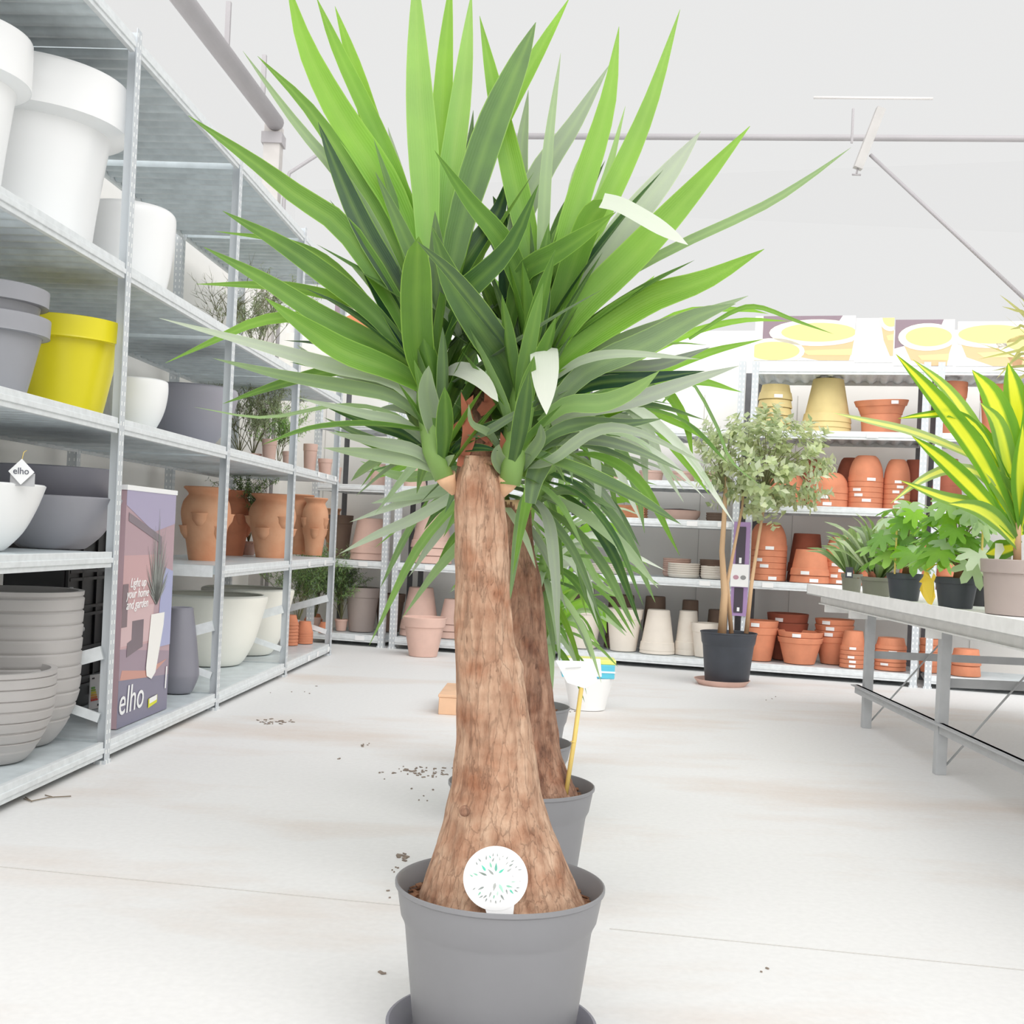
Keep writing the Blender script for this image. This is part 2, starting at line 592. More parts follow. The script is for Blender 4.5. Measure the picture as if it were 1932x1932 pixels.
# ================================================================== THE ROOM
def floor_mat():
    m = bpy.data.materials.new('pale_concrete')
    m.use_nodes = True
    N, L = m.node_tree.nodes, m.node_tree.links
    p = N['Principled BSDF']; p.inputs['Roughness'].default_value = 0.6
    tc = N.new('ShaderNodeTexCoord')
    n1 = N.new('ShaderNodeTexNoise'); n1.inputs['Scale'].default_value = 0.9; n1.inputs['Detail'].default_value = 7; n1.inputs['Roughness'].default_value = 0.6
    mp = N.new('ShaderNodeMapping'); mp.inputs['Scale'].default_value = (0.7, 1.6, 1)
    L.new(tc.outputs['Object'], mp.inputs[0]); L.new(mp.outputs[0], n1.inputs['Vector'])
    r = N.new('ShaderNodeValToRGB')
    r.color_ramp.elements[0].position = 0.5; r.color_ramp.elements[0].color = srgb(236, 235, 234)
    r.color_ramp.elements[1].position = 0.72; r.color_ramp.elements[1].color = srgb(224, 212, 203)
    L.new(n1.outputs[0], r.inputs[0])
    n2 = N.new('ShaderNodeTexNoise'); n2.inputs['Scale'].default_value = 60; n2.inputs['Detail'].default_value = 3
    L.new(tc.outputs['Object'], n2.inputs['Vector'])
    mx = N.new('ShaderNodeMix'); mx.data_type = 'RGBA'; mx.blend_type = 'MULTIPLY'; mx.inputs[0].default_value = 0.12
    L.new(r.outputs[0], mx.inputs[6]); L.new(n2.outputs[0], mx.inputs[7])
    L.new(mx.outputs[2], p.inputs['Base Color'])
    return m


b = MB().box((-7, -4, -0.1), (9, 14, 0))
tag(b.build('floor', floor_mat()), 'pale concrete floor of the garden centre hall', None, None, 'structure')


def glazing():
    m = bpy.data.materials.new('clear_roof_glazing')
    m.use_nodes = True
    N, L = m.node_tree.nodes, m.node_tree.links
    N.remove(N['Principled BSDF'])
    t = N.new('ShaderNodeBsdfTransparent'); t.inputs[0].default_value = (0.99, 0.99, 0.99, 1)
    L.new(t.outputs[0], N['Material Output'].inputs[0])
    return m


g = MB().box((-7, -4, 4.7), (9, 14, 4.71)).build('ceiling', glazing())
tag(g, 'clear glazed roof letting in overcast daylight', None, None, 'structure')

# walls behind the two rack rows
w = MB()
w.box((-9.0, 0.80, 0), (5.6, 0.88, 2.5))
o = w.build('wall_left', WALLM); o.matrix_world = LF.matrix()
tag(o, 'off white panel wall behind the long row of shelving', None, None, 'structure')
w = MB()
w.box((-2.2, 0.78, 0), (9.5, 0.86, 2.36))
o = w.build('wall_back', WALLM); o.matrix_world = BF.matrix()
tag(o, 'off white panel wall behind the terracotta shelving', None, None, 'structure')
for nm, fr, a_, b_, lab in (('window_1', LF, (-9.0, 0.83, 2.5), (5.6, 0.84, 3.7), 'clear glazing strip above the long shelving wall'), ('window_2', BF, (-2.2, 0.81, 2.36), (9.5, 0.82, 3.5), 'clear glazing above the back wall')):
    o = MB().box(a_, b_).build(nm, bpy.data.materials['clear_roof_glazing'])
    o.matrix_world = fr.matrix()
    tag(o, lab, None, None, 'structure')
# panel joints of the back wall
w = MB()
for s in (-0.9, 0.3, 1.5, 2.05, 2.7, 3.9, 5.1):
    w.box((s - 0.002, 0.777, 0), (s + 0.002, 0.781, 1.9))
o = w.build('trim_1', flat('joint_grey', 196, 192, 188)); o.matrix_world = BF.matrix()
tag(o, 'thin upright joints between the wall panels', None, None, 'structure')
# two saw-cut joints in the concrete
for k, (a, c) in enumerate((((0, 1635), (755, 1708)), ((1150, 1752), (1932, 1830)))):
    p, q = onz(*a, 0.001), onz(*c, 0.001)
    MB().bar(p, q, 0.0022, 0.001).build('trim_%d' % (k + 2), flat('joint_dust', 206, 202, 198))
    tag(bpy.data.objects['trim_%d' % (k + 2)], 'hairline joint cut in the concrete floor', None, None, 'structure')

# gutter beam over the wall shelving, its column, the eaves rail over the back wall, tie rods and a hanging bracket
p, q = onz(300, -60, 3.75), onz(520, 232, 3.75)
d = (q - p).normalized()
PIPE = mat('grey_painted_steel', srgb(176, 172, 174), 0.5, 0.0, 0.03, 4)
bm_ = empty('roof_beam', p)
tag(bm_, 'round grey roof beam running above the top shelf', 'beam')
MB().tube([Vector((0, 0, 0)) - d * 3, q - p], 0.062, 16).build('pipe', PIPE, bm_)
m2 = MB()
for f in (0.15, 0.5, 0.85):
    c = (q - p) * f
    m2.bar(c + Vector((0, 0, 0.05)), c + Vector((0, 0, 0.35)), 0.03, 0.03, up=(1, 0, 0))
m2.build('hanger', PIPE, bm_)
qc = Vector((q.x - 0.02, q.y + 0.05, 0))
cl = empty('roof_column', qc)
tag(cl, 'slim pale column meeting the end of the round roof beam', 'column')
MB().box((-0.06, -0.06, 0), (0.06, 0.06, 3.74)).build('shaft', mat('pale_column_paint', srgb(205, 200, 196), 0.6), cl, bevel=0.004)
MB().box((-0.075, -0.075, 3.6), (0.075, 0.075, 3.68)).build('cap_plate', PIPE, cl)
MB().tube([(0.1, -0.02, 0.02), (0.1, -0.02, 3.2), (0.13, -0.02, 3.4), (0.4, 0.0, 3.6)], 0.014, 8).build('cable_conduit', PIPE, cl)
p, q = onz(820, 256, 3.56), onz(2700, 266, 3.56)
rail = tag(MB().tube([p, q], 0.021, 12).build('eaves_rail', PIPE), 'thin grey rail running level high above the back wall', 'rail')
pA, pB = at(1662, 205, 6.9), at(1618, 318, 6.9)
hb = empty('hanging_bracket', pB)
tag(hb, 'tilted galvanised bracket hanging from the roof at the rail', 'bracket')
MB().bar(pA - pB, (0, 0, 0), 0.05, 0.045, up=(0, 1, 0)).build('arm', mat('dull_bracket', srgb(196, 193, 190), .6), hb)
MB().tube([(0, 0, 0), (-0.005, 0, -0.035)], 0.006, 8).tube([(-0.03, 0, -0.036), (0.02, 0, -0.036)], 0.006, 8).build('hook', PIPE, hb)
MB().bar(at(1610, 205, 6.95) - pB, at(1607, 270, 6.95) - pB, 0.012, 0.012, up=(0, 1, 0)).build('flange', PIPE, hb)
tag(MB().tube([at(1642, 292, 6.9), at(1945, 575, 6.6)], 0.011, 8).build('tie_rod', PIPE), 'thin pale rod slanting down from the hanging bracket', 'rod')
tag(MB().tube([at(1535, 184, 7.4), at(1760, 186, 7.3)], 0.009, 8).build('roof_purlin', flat('faint_grey', 224, 220, 218)), 'faint short purlin above the hanging bracket', 'purlin')


# ================================================================== SHELVING
def upright(M_parent, s, t, z1, flip=1):
    m = MB()
    m.box((-0.021, 0, 0), (0.021, 0.0025, z1))
    m.box((0.0185 * flip - 0.0012, 0.002, 0), (0.0185 * flip + 0.0012, 0.044, z1))
    if t < 0.1:
        m.box((-0.026, -0.003, 0), (0.026, 0.05, 0.012))
    else:
        m.box((-0.024, -0.004, 0), (0.024, 0.05, 0.01))
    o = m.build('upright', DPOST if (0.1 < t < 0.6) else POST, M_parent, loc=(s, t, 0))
    return o


def shelf_parts(root, s0, s1, depth, z, th=0.052, front_z=None):
    """a corrugated steel shelf resting between a folded front and rear beam"""
    n = int((s1 - s0) / 0.012)
    vs, fs = [], []
    for i in range(n + 1):
        s = s0 + 0.022 + (s1 - s0 - 0.044) * i / n
        w_ = 0.0095 * sin(2 * pi * s / 0.085) + 0.0022 * sin(2 * pi * s / 0.0283)
        zb = z + 0.019 + w_
        vs += [(s, 0.022, zb), (s, depth - 0.006, zb), (s, 0.022, z + th - 0.002), (s, depth - 0.006, z + th - 0.002)]
    for i in range(n):
        a = i * 4
        c = a + 4
        fs += [(a, a + 1, c + 1, c), (a + 2, c + 2, c + 3, a + 3), (a, c, c + 2, a + 2), (a + 1, a + 3, c + 3, c + 1)]
    fs += [(0, 2, 3, 1), (n * 4, n * 4 + 1, n * 4 + 3, n * 4 + 2)]
    MB().add(vs, fs, smooth=True).build('shelf_panel', SHEET, root, autosmooth=50)
    bmn = MB()
    bmn.box((s0 + 0.021, 0.003, z), (s1 - 0.021, 0.02, z + th))
    bmn.box((s0 + 0.021, -0.002, z + th * 0.30), (s1 - 0.021, 0.004, z + th * 0.62))
    bmn.build('front_beam', STEEL, root, bevel=0.0015)
    bmn = MB()
    bmn.box((s0 + 0.021, depth - 0.004, z), (s1 - 0.021, depth + 0.012, z + th))
    bmn.build('rear_beam', STEEL, root)


def side_brace(root, s, depth, zs, cross=True):
    for z in (zs if not cross else ()):
        MB().box((s - 0.012, 0.03, z + 0.004), (s + 0.012, depth - 0.008, z + 0.016)).build('side_rail', STEEL, root)
    if cross:
        MB().bar((s, 0.03, 0.37), (s, depth - 0.01, 0.17), 0.012, 0.045).build('brace', STEEL, root)
        MB().bar((s, 0.03, 0.15), (s, depth - 0.01, 0.33), 0.012, 0.03).build('brace', STEEL, root)


LD = 0.70
lr = empty('shelving_rack'); lr.matrix_world = LF.matrix()
tag(lr, 'long galvanised shelving row with planters along the wall beside the aisle', 'shelving rack')
LS = [-1.24, 0.0, 1.24, 2.50, 3.70]
ZB, ZT, ZT2, ZM, ZU, ZTOP = 0.022, 0.658, 0.583, 1.106, 1.622, 2.378
for s in LS:
    upright(lr, s, -0.003, 2.46)
    upright(lr, s, LD - 0.03, 2.46, -1)
    side_brace(lr, s, LD - 0.03, (ZB + .02, ZM, ZU, ZTOP), True)
for i in range(4):
    s0, s1 = LS[i], LS[i + 1]
    lv = [ZB, ZM, ZU, ZTOP]
    if i == 0:
        lv.append(ZT)
    if i >= 2:
        lv.append(ZT2)
    for z in lv:
        shelf_parts(lr, s0, s1, LD - 0.03, z)
# side rail where the third shelf of the bay beyond begins
MB().box((1.222, 0.04, ZT2), (1.24 - 0.013, LD - 0.04, ZT2 + 0.05)).build('side_rail', STEEL, lr)


def shelf_label(root, s, z, w_=0.05, h_=0.03, t=-0.004):
    MB().box((s - w_ / 2, t - 0.002, z), (s + w_ / 2, t, z + h_)).build('price_label', PAPER, root)


for s, z in ((3.05, ZB + .01), (3.3, ZB + .01), (3.62, ZB + .01), (2.95, ZT2 + .01), (3.4, ZT2 + .01), (3.1, ZM + .02), (3.35, ZM + .02), (3.6, ZM + .02)):
    shelf_label(lr, s, z)

BD = 0.55
ZT_B = 0.052


def back_unit(name_label, s0, s1, levels, h=2.02, posts=(1, 1), labels=()):
    r = empty('shelving_rack')
    r.matrix_world = BF.matrix() @ Matrix.Translation((s0, 0, 0))
    tag(r, name_label, 'shelving rack')
    for k, s in enumerate((0.022, s1 - s0 - 0.022)):
        if posts[k]:
            upright(r, s, -0.003, h)
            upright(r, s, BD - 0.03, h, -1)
            side_brace(r, s, BD - 0.03, levels, False)
    for z in levels:
        shelf_parts(r, 0.0, s1 - s0, BD - 0.03, z)
    for s, z in labels:
        shelf_label(r, s - s0, z + 0.012, 0.07, 0.032)
    return r


back_unit('narrow corner shelving section holding a taupe flower pot at the end of the wall row', -0.62, -0.02, [0.03, 0.553, 1.09, 1.53], labels=((-0.2, 0.03), (-0.2, 0.553)))
back_unit('shelving section with pink terracotta pots beside the corner', 0.02, 1.20, [0.03, 0.553, 1.09, 1.53], labels=((0.25, 0.03), (0.3, 0.553), (0.8, .553)))
back_unit('shelving section with white washed clay pots and cream saucers', 1.24, 2.40, [0.03, 0.548, 0.932, 1.185, 1.53], labels=((1.7, 0.548), (2.2, 0.548), (2.1, 0.932), (2.3, 0.932), (2.33, 0.03)))
back_unit('shelving section stacked with orange terracotta pots behind the potted shrub', 2.44, 3.53, [0.03, 0.558, 1.052, 1.53, 1.94], labels=((2.6, 0.558), (3.2, 1.53), (3.0, 0.558)))
back_unit('last shelving section seen through the legs of the plant bench', 3.57, 4.55, [0.03, 0.558, 1.052, 1.53, 1.94])

# white end pillar on the open edge beyond the racks
# ================================================================== PLANT BENCH
bx = 1.52
be = empty('plant_bench', (bx, 5.0, 0), -0.02)
tag(be, 'long zinc plant bench on thin legs standing in the aisle', 'bench')
y0, y1, BW = -3.6, 1.13, 1.7
BT = 0.645
MB().box((0.0, y0, BT - 0.052), (0.012, y1, BT)).box((0.0, y1 - 0.012, BT - 0.052), (BW, y1, BT)).box((BW - 0.012, y0, BT - 0.052), (BW, y1, BT)).box((0.0, y0, BT - 0.052), (0.02, y1, BT - 0.046)).build('rim', BENCHM, be)
MB().box((0.01, y0, BT - 0.03), (BW - 0.01, y1 - 0.01, BT - 0.018)).build('table_top', BENCHM, be)
MB().box((0.06, y0, BT - 0.095), (0.10, y1 - 0.06, BT - 0.045)).box((0.05, y0, BT - 0.098), (0.11, y1 - 0.06, BT - 0.092)).build('long_beam', BENCHM, be)
MB().box((BW - 0.12, y0, BT - 0.095), (BW - 0.08, y1 - 0.06, BT - 0.045)).build('long_beam', BENCHM, be)
for yy in (y1 - 0.12, 0.545, -0.55, -1.65, -2.75):
    MB().box((0.07, yy - 0.018, BT - 0.135), (BW - 0.06, yy + 0.018, BT - 0.095)).build('cross_beam', BENCHM, be)
LEGZ = BT - 0.095
for yy, xx in ((0.545, 0.17), (-0.55, 0.14), (-1.65, 0.14)):
    for x2 in (xx, BW - xx):
        MB().box((x2 - 0.02, yy - 0.02, 0), (x2 + 0.02, yy + 0.02, LEGZ)).build('leg', LEGM, be, bevel=0.002)
    MB().box((xx, yy + 0.02, 0.325), (BW - xx, yy + 0.03, 0.36)).build('cross_rail', LEGM, be)
    MB().tube([(xx + 0.02, yy, 0.03), (xx + 0.42, yy + 0.01, 0.52)], 0.004, 6).build('tie_wire', LEGM, be)
MB().box((0.125, -3.4, 0.155), (0.14, 0.60, 0.195)).box((0.105, -3.4, 0.19), (0.14, 0.60, 0.195)).build('low_rail', LEGM, be)


# ================================================================== POTS
def prof_std(rt, rb, h, rim=0.17, out=0.045, wall=None, soil=None):
    wall = wall or min(0.008, rt * 0.07)
    rh = h * rim
    ro = rt * (1 - out)
    rj = rb + (ro - rb) * (1 - rim)
    p = [(0, 0), (rb * 0.93, 0), (rb, h * 0.012), (rj, h - rh - h * .012), (rj + (rt - ro) * 0.9 + 0.0005, h - rh), (rt - 0.001, h - 0.003), (rt - wall * .4, h), (rt - wall * 1.1, h - 0.002)]
    ri = rj - wall
    p += [(ri, h - rh), (max(rb - wall, 0.004), wall), (0, wall)]
    return p


def prof_bowl(rt, rb, h, k=0.5, wall=0.008, rim=0.0):
    p = [(0, 0), (rb * 0.9, 0)]
    n = 12
    for i in range(n + 1):
        g = i / n
        p.append((rb + (rt - rb) * sin(g * pi / 2) ** k if k < 1 else rb + (rt - rb) * g ** (1 / k), h * g * (1 - rim)))
    if rim:
        p += [(rt * 1.035, h * (1 - rim)), (rt * 1.04, h)]
        rt = rt * 1.04
    p += [(rt - wall * .5, h + wall * .3), (rt - wall, h)]
    for i in range(n, -1, -1):
        g = i / n
        r = (rb + (rt - rb) * sin(g * pi / 2) ** k if k < 1 else rb + (rt - rb) * g ** (1 / k)) - wall
        p.append((max(r, 0.003), max(h * g * (1 - rim), wall)))
    p.append((0, wall))
    return p


def prof_curve(pts, wall=0.008):
    """outer silhouette pts [(r,z)...] -> closed thin vessel, smoothed"""
    P = [pts[0]] + list(pts) + [pts[-1]]
    out = []
    for i in range(1, len(P) - 2):
        for f in (0, 0.25, 0.5, 0.75):
            r = []
            for c in (0, 1):
                p0, p1, p2, p3 = P[i - 1][c], P[i][c], P[i + 1][c], P[i + 2][c]
                r.append(0.5 * (2 * p1 + (-p0 + p2) * f + (2 * p0 - 5 * p1 + 4 * p2 - p3) * f * f + (-p0 + 3 * p1 - 3 * p2 + p3) * f ** 3))
            out.append(tuple(r))
    out.append(pts[-1])
    z0 = out[0][1]
    inn = [(max(r - wall, 0.003), max(z, z0 + wall)) for r, z in reversed(out)]
    return [(0, z0)] + out + [(out[-1][0] - wall * .5, out[-1][1] + wall * .35)] + inn + [(0, z0 + wall)]


def lathe_mesh(name, prof, m, inverted=False, n=40):
    if inverted:
        h = max(z for r, z in prof)
        prof = [(r, h - z) for r, z in prof][::-1]
    mb = MB().lathe(prof, n)
    me = mb.mesh(name, m)
    me.set_sharp_from_angle(angle=radians(38))
    return me


def put(name, me, loc, label, cat, group=None, parent=None):
    o = bpy.data.objects.new(name, me)
    COL.objects.link(o)
    o.location = loc
    if parent is not None:
        o.parent = parent
    else:
        tag(o, label, cat, group)
    return o


def sticker(parent, r, z, w_=0.045, h_=0.022, ang=None, m=None, r2=None):
    """a paper label wrapped on a pot wall, on the side facing the aisle"""
    p = parent.location
    a0 = atan2(-p.y, -p.x) + (rnd.uniform(-0.5, 0.35) if ang is None else ang)
    vs, fs = [], []
    k = 5
    r2 = r2 or r
    for i in range(k):
        a = a0 + (i / (k - 1) - 0.5) * w_ / r
        vs += [((r + .0012) * cos(a), (r + .0012) * sin(a), z), ((r2 + .0012) * cos(a), (r2 + .0012) * sin(a), z + h_)]
    for i in range(k - 1):
        fs.append((i * 2, i * 2 + 2, i * 2 + 3, i * 2 + 1))
    return MB().add(vs, fs, smooth=True).build('price_sticker', m or PAPER, parent)


def spot(fr, x, y, t):
    s, z, Y = fr.hit(x, y, t)
    return fr.w(s, t), Y, s


def pot_stack(fr, x, ymid, hw, t, zb, ytop, n, desc, m, cat='flower pot', inv=False, kind='std', ratio=0.66, fs=0.16, name='flower_pot', group=None, stick=False, rim=0.2, ztop=None, tones=None, where='stack'):
    """n nested pots standing on a shelf; x, hw, ytop measured on the photograph at depth t behind the rack front"""
    P, Y, s = spot(fr, x, ymid, t)
    if n > 1 and not group:
        group = 'stack: ' + desc
    a, b_ = ray(x, ytop)
    top = ztop if ztop else H + b_ * Y
    tot = top - zb
    R = hw * Y / F / sqrt(1 + a * a)
    step = tot * fs if n > 1 else 0
    h = tot - step * (n - 1)
    if kind == 'std':
        prof = prof_std(R, R * ratio, h, rim=min(0.9, max(rim, step * 0.92 / h)) if n > 1 else rim)
    elif kind == 'dome':
        rm = max(0.12, step * 0.92 / h) if n > 1 else 0.16
        prof = prof_bowl(R / 1.04, R * ratio, h, 0.62, 0.007, rm)
    elif kind == 'bowl':
        prof = prof_bowl(R, R * ratio, h, 0.7, 0.007, 0)
    me = lathe_mesh(name, prof, m, inv)
    out = []
    for i in range(n):
        lab = desc if n == 1 else '%s, %s of its %s' % (desc, arc_words(i) if i < n - 1 else 'topmost', where)
        o = put(name, me, (P.x, P.y, zb + step * i + 0.0005), lab, cat, group)
        if stick and (n == 1 or rnd.random() < 0.85):
            if inv:
                sticker(o, R * 1.004, 0.006, min(0.055, R * .5), min(0.022, (step or h) * 0.55))
            else:
                hz = max(step, 0.02)
                sticker(o, R * 1.0, h - hz * 0.85, min(0.055, R * .5), min(0.024, hz * 0.6))
        out.append(o)
    return out


ZBs, ZTs, ZT2s, ZMs, ZUs = 0.075, 0.711, 0.636, 1.159, 1.675


# ---- upper shelf of the wall row: blown white planters
def planter(x, y, hw, t, zb, ztop, prof_pts, m, label, name='planter', cat='planter', wall=0.01):
    P, Y, s = spot(LF, x, y, t)
    a, _ = ray(x, y)
    R = hw * Y / F / sqrt(1 + a * a)
    hh = ztop - zb
    pr = prof_curve([(r * R, z * hh) for r, z in prof_pts], wall)
    me = lathe_mesh(name, pr, m, n=56)
    return put(name, me, (P.x, P.y, zb + 0.0005), label, cat), R, hh


RIMPOT = [(0.62, 0), (0.64, 0.01), (0.70, 0.30), (0.78, 0.60), (0.815, 0.705), (0.84, 0.72), (0.98, 0.745), (1.0, 0.77), (1.0, 0.985), (0.985, 1.0)]
CONEPOT = [(0.60, 0), (0.63, 0.01), (0.74, 0.35), (0.86, 0.765), (0.875, 0.775), (0.985, 0.785), (0.99, 0.80), (1.0, 0.985), (0.985, 1.0)]
EGG = [(0.45, 0), (0.55, 0.02), (0.78, 0.25), (0.93, 0.5), (1.0, 0.78), (0.99, 0.97), (0.96, 1.0)]
CALYX = [(0.36, 0), (0.42, 0.015), (0.70, 0.28), (0.90, 0.58), (1.0, 0.86), (0.99, 0.98), (0.95, 1.0)]
planter(-95, 60, 165, 0.34, ZUs, 2.20, RIMPOT, WHITEP, 'huge white rimmed planter on the upper shelf nearest the camera')
planter(62, 250, 186, 0.345, ZUs, 2.265, RIMPOT, WHITEP, 'huge white rimmed planter on the upper shelf before the first post')
planter(240, 470, 92, 0.27, ZUs, 2.03, [(0.70, 0), (0.78, 0.02), (0.90, 0.3), (0.97, 0.6), (1.0, 0.86), (0.985, 0.96), (0.93, 1.0)], WHITEP, 'smaller smooth white planter on the upper shelf behind the first post')
# ---- shelf with the yellow pot
g1, R1, h1 = planter(-28, 690, 124, 0.23, ZMs, 1.40, CONEPOT, GREYP, 'large grey rimmed planter beside the yellow one, lower of a nested pair')
planter(-24, 560, 121, 0.23, ZMs + 0.105, 1.483, CONEPOT, GREYP, 'large grey rimmed planter beside the yellow one, upper of a nested pair')
planter(120, 680, 122, 0.235, ZMs, 1.478, CONEPOT, YELLOWP, 'bright yellow tapered planter with a broad rim')
planter(205, 730, 56, 0.40, ZMs, 1.375, [(0.8, 0), (0.86, 0.02), (0.93, 0.5), (1.0, 0.9), (0.99, 0.98), (0.95, 1.0)], WHITEP, 'upright white planter between the yellow planter and the first post')
planter(258, 765, 59, 0.20, ZMs, 1.365, EGG, WHITEP, 'rounded white planter just behind the first post')
planter(359, 775, 90, 0.30, ZMs, 1.452, CALYX, flat('soft_grey_planter', 164, 162, 172, .42), 'wide dark grey planter narrowing to its foot')
# ---- third shelf: bowls with a tag
BOWL = [(0.42, 0), (0.50, 0.02), (0.72, 0.28), (0.88, 0.62), (0.99, 0.95), (1.0, 1.0)]
bl, Rb, hb_ = planter(100, 985, 132, 0.25, ZTs, 0.885, BOWL, flat('mid_grey_bowl', 156, 155, 162, .42), 'shallow dark grey bowl, lower of two nested bowls', 'planter_bowl', 'bowl')
planter(98, 915, 134, 0.29, ZTs + 0.088, 0.985, BOWL, DGREYP, 'shallow dark grey bowl, upper of two nested bowls with a tag', 'planter_bowl', 'bowl')
planter(-62, 985, 150, 0.235, ZTs, 0.905, BOWL, WHITEP, 'shallow white bowl in front of the dark grey bowls', 'planter_bowl', 'bowl')
# black crates behind
c0 = LF.w(0.66, 0.49)
cr = empty('storage_crate', (c0.x, c0.y, ZBs + .0005), atan2(LF.d.y, LF.d.x))
tag(cr, 'tall black plastic crate standing behind the display board', 'crate')
MB().box((-0.20, -0.12, 0), (0.20, 0.12, 0.885)).build('body', BLACK, cr, bevel=0.01)
mm = MB()
for z in (0.08, 0.2, 0.36, 0.5, 0.7):
    mm.box((-0.17, -0.130, z), (0.19, -0.118, z + 0.012))
    mm.box((-0.17, -0.130, z + 0.03), (0.19, -0.118, z + 0.042))
for x in (-0.19, -0.06, 0.08, 0.18):
    mm.box((x, -0.130, 0.04), (x + 0.012, -0.118, 0.86))
mm.build('ribs', BLACK, cr)
for z, x in ((0.47, -0.16), (0.31, -0.04), (0.40, -0.17)):
    MB().tube([(x, -0.118, z), (x, -0.136, z)], 0.009, 10).build('clip', PAPER, cr)
# energy card
P, Y, s = spot(LF, 184, 1320, 0.30)
ec = empty('information_card', (P.x, P.y, ZBs), atan2(LF.d.y, LF.d.x) - 0.25)
tag(ec, 'small white card with a coloured rating scale standing beside the first post', 'card')
MB().box((-0.05, 0, 0.0), (0.075, 0.003, 0.135)).build('card', PAPER, ec)
for k, c in enumerate(((120, 180, 90), (170, 200, 80), (236, 220, 70), (244, 190, 80), (240, 150, 80), (224, 80, 70))):
    MB().prism([(-0.043, -0.001, 0.088 - k * 0.0095), (-0.022 + k * .004, -0.001, 0.088 - k * 0.0095), (-0.018 + k * .004, -0.001, 0.084 - k * .0095), (-0.022 + k * .004, -0.001, 0.080 - k * 0.0095), (-0.043, -0.001, 0.080 - k * 0.0095)], (0, 0.0008, 0)).build('scale_bar', flat('scale_%d' % k, *c), ec)
MB().box((0.0, -0.001, 0.01), (0.012, 0, 0.018)).box((-0.04, -0.001, 0.118), (-0.025, 0, 0.124)).build('print_mark', flat('ink', 60, 60, 66), ec)


# ---- ribbed resin pots on the bottom shelf
def ribbed(x, y, hw, t, zb, ztop, label, groove, curve=0.55):
    P, Y, s = spot(LF, x, y, t)
    a, _ = ray(x, y)
    R = hw * Y / F / sqrt(1 + a * a)
    h = ztop - zb
    out = [(0, 0)]
    N_ = 90
    for i in range(N_ + 1):
        g = i / N_
        base = 0.56 + 0.44 * sin(min(1, g / curve) * pi / 2) ** 0.75
        k = (g * groove) % 1.0
        gr = 0
        if g > 0.14:
            gr = -0.035 if k < 0.12 else (-0.012 + 0.012 * (k - 0.12) / 0.88)
        out.append((R * (base + gr), h * g))
    out += [(R * 0.995, h + 0.002), (R * 0.90, h + 0.002), (R * 0.885, h - 0.01), (R * 0.87, h * 0.5), (R * 0.5, 0.03), (0, 0.03)]
    me = lathe_mesh('ribbed_planter', out, RIBP, n=64)
    return put('ribbed_planter', me, (P.x, P.y, zb + .0005), label, 'planter')


ribbed(28, 1275, 128, 0.27, ZBs, 0.575, 'tall taupe grey ribbed planter on the bottom shelf', 11.5, 0.42)
r2_ = ribbed(-28, 1380, 135, 0.22, ZBs, 0.352, 'low taupe grey ribbed planter in front of the tall one', 8.5, 0.75)
MB().tube([(0.0, -0.05, 0.12), (0.05, -0.02, 0.255)], 0.003, 6).build('care_tag', PAPER, r2_)

# ---- hanging tag with the maker's word
P, Y, s = spot(LF, 40, 890, 0.03)
tg = empty('hang_tag', (P.x, P.y, H + ray(40, 890)[1] * Y), 0)
tag(tg, 'white diamond shaped hang tag on the dark grey bowls', 'tag')
q_ = 24.5 * Y / F
MB().prism([(-q_, 0, 0), (0, 0, -q_), (q_, 0, 0), (0, 0, q_)], (0, 0.002, 0)).build('card', PAPER, tg)
text_mesh('elho', q_ * 0.72, Matrix.Translation((0, -0.001, -q_ * 0.18)) @ Matrix.Rotation(pi / 2, 4, 'X'), 'lettering', flat('tag_ink', 90, 92, 104), tg)
MB().tube([(0, 0.001, q_ * .86), (0.002, 0.006, q_ * 1.5), (0.0, 0.03, q_ * 1.7)], 0.0012, 6).build('string', BAMBOO, tg)
MB().box((-q_ * .95, 0.01, -q_ * 1.1), (q_ * .95, 0.012, -q_ * .1)).build('backing_slip', flat('slip_grey', 186, 186, 188), tg)

# ---- advertising board
pA = LF.hit(215, 1385, 0.055)
pB = LF.hit(313, 1358, 0.055)
pC = LF.hit(345, 933, 0.055)
s0, s1 = pA[0] + 0.02, pB[0]
zt = pC[1]
bw, bh = s1 - s0, zt - ZBs
o_ = LF.w(s0, 0.055, ZBs)
ad_ = empty('display_board', o_, atan2(LF.d.y, LF.d.x))
tag(ad_, 'tall printed display board of a spiky plant in a white pot', 'display board')
MB().box((0, 0, 0), (bw, 0.03, bh)).build('board', flat('poster_mauve', 186, 158, 166, 0.35), ad_)
MB().box((-0.004, -0.003, bh - 0.006), (bw + 0.01, 0.036, bh + 0.012)).build('top_strip', PAPER, ad_)


def patch(pts, m, k, name='printed_area', th=0.0006):
    """printed shape on the board; pts in fractions of the board (x right, y up)"""
    q = [(x * bw, -0.0004 - 0.0007 * k, y * bh) for x, y in pts]
    return MB().prism(q, (0, th, 0)).build(name, m, ad_)


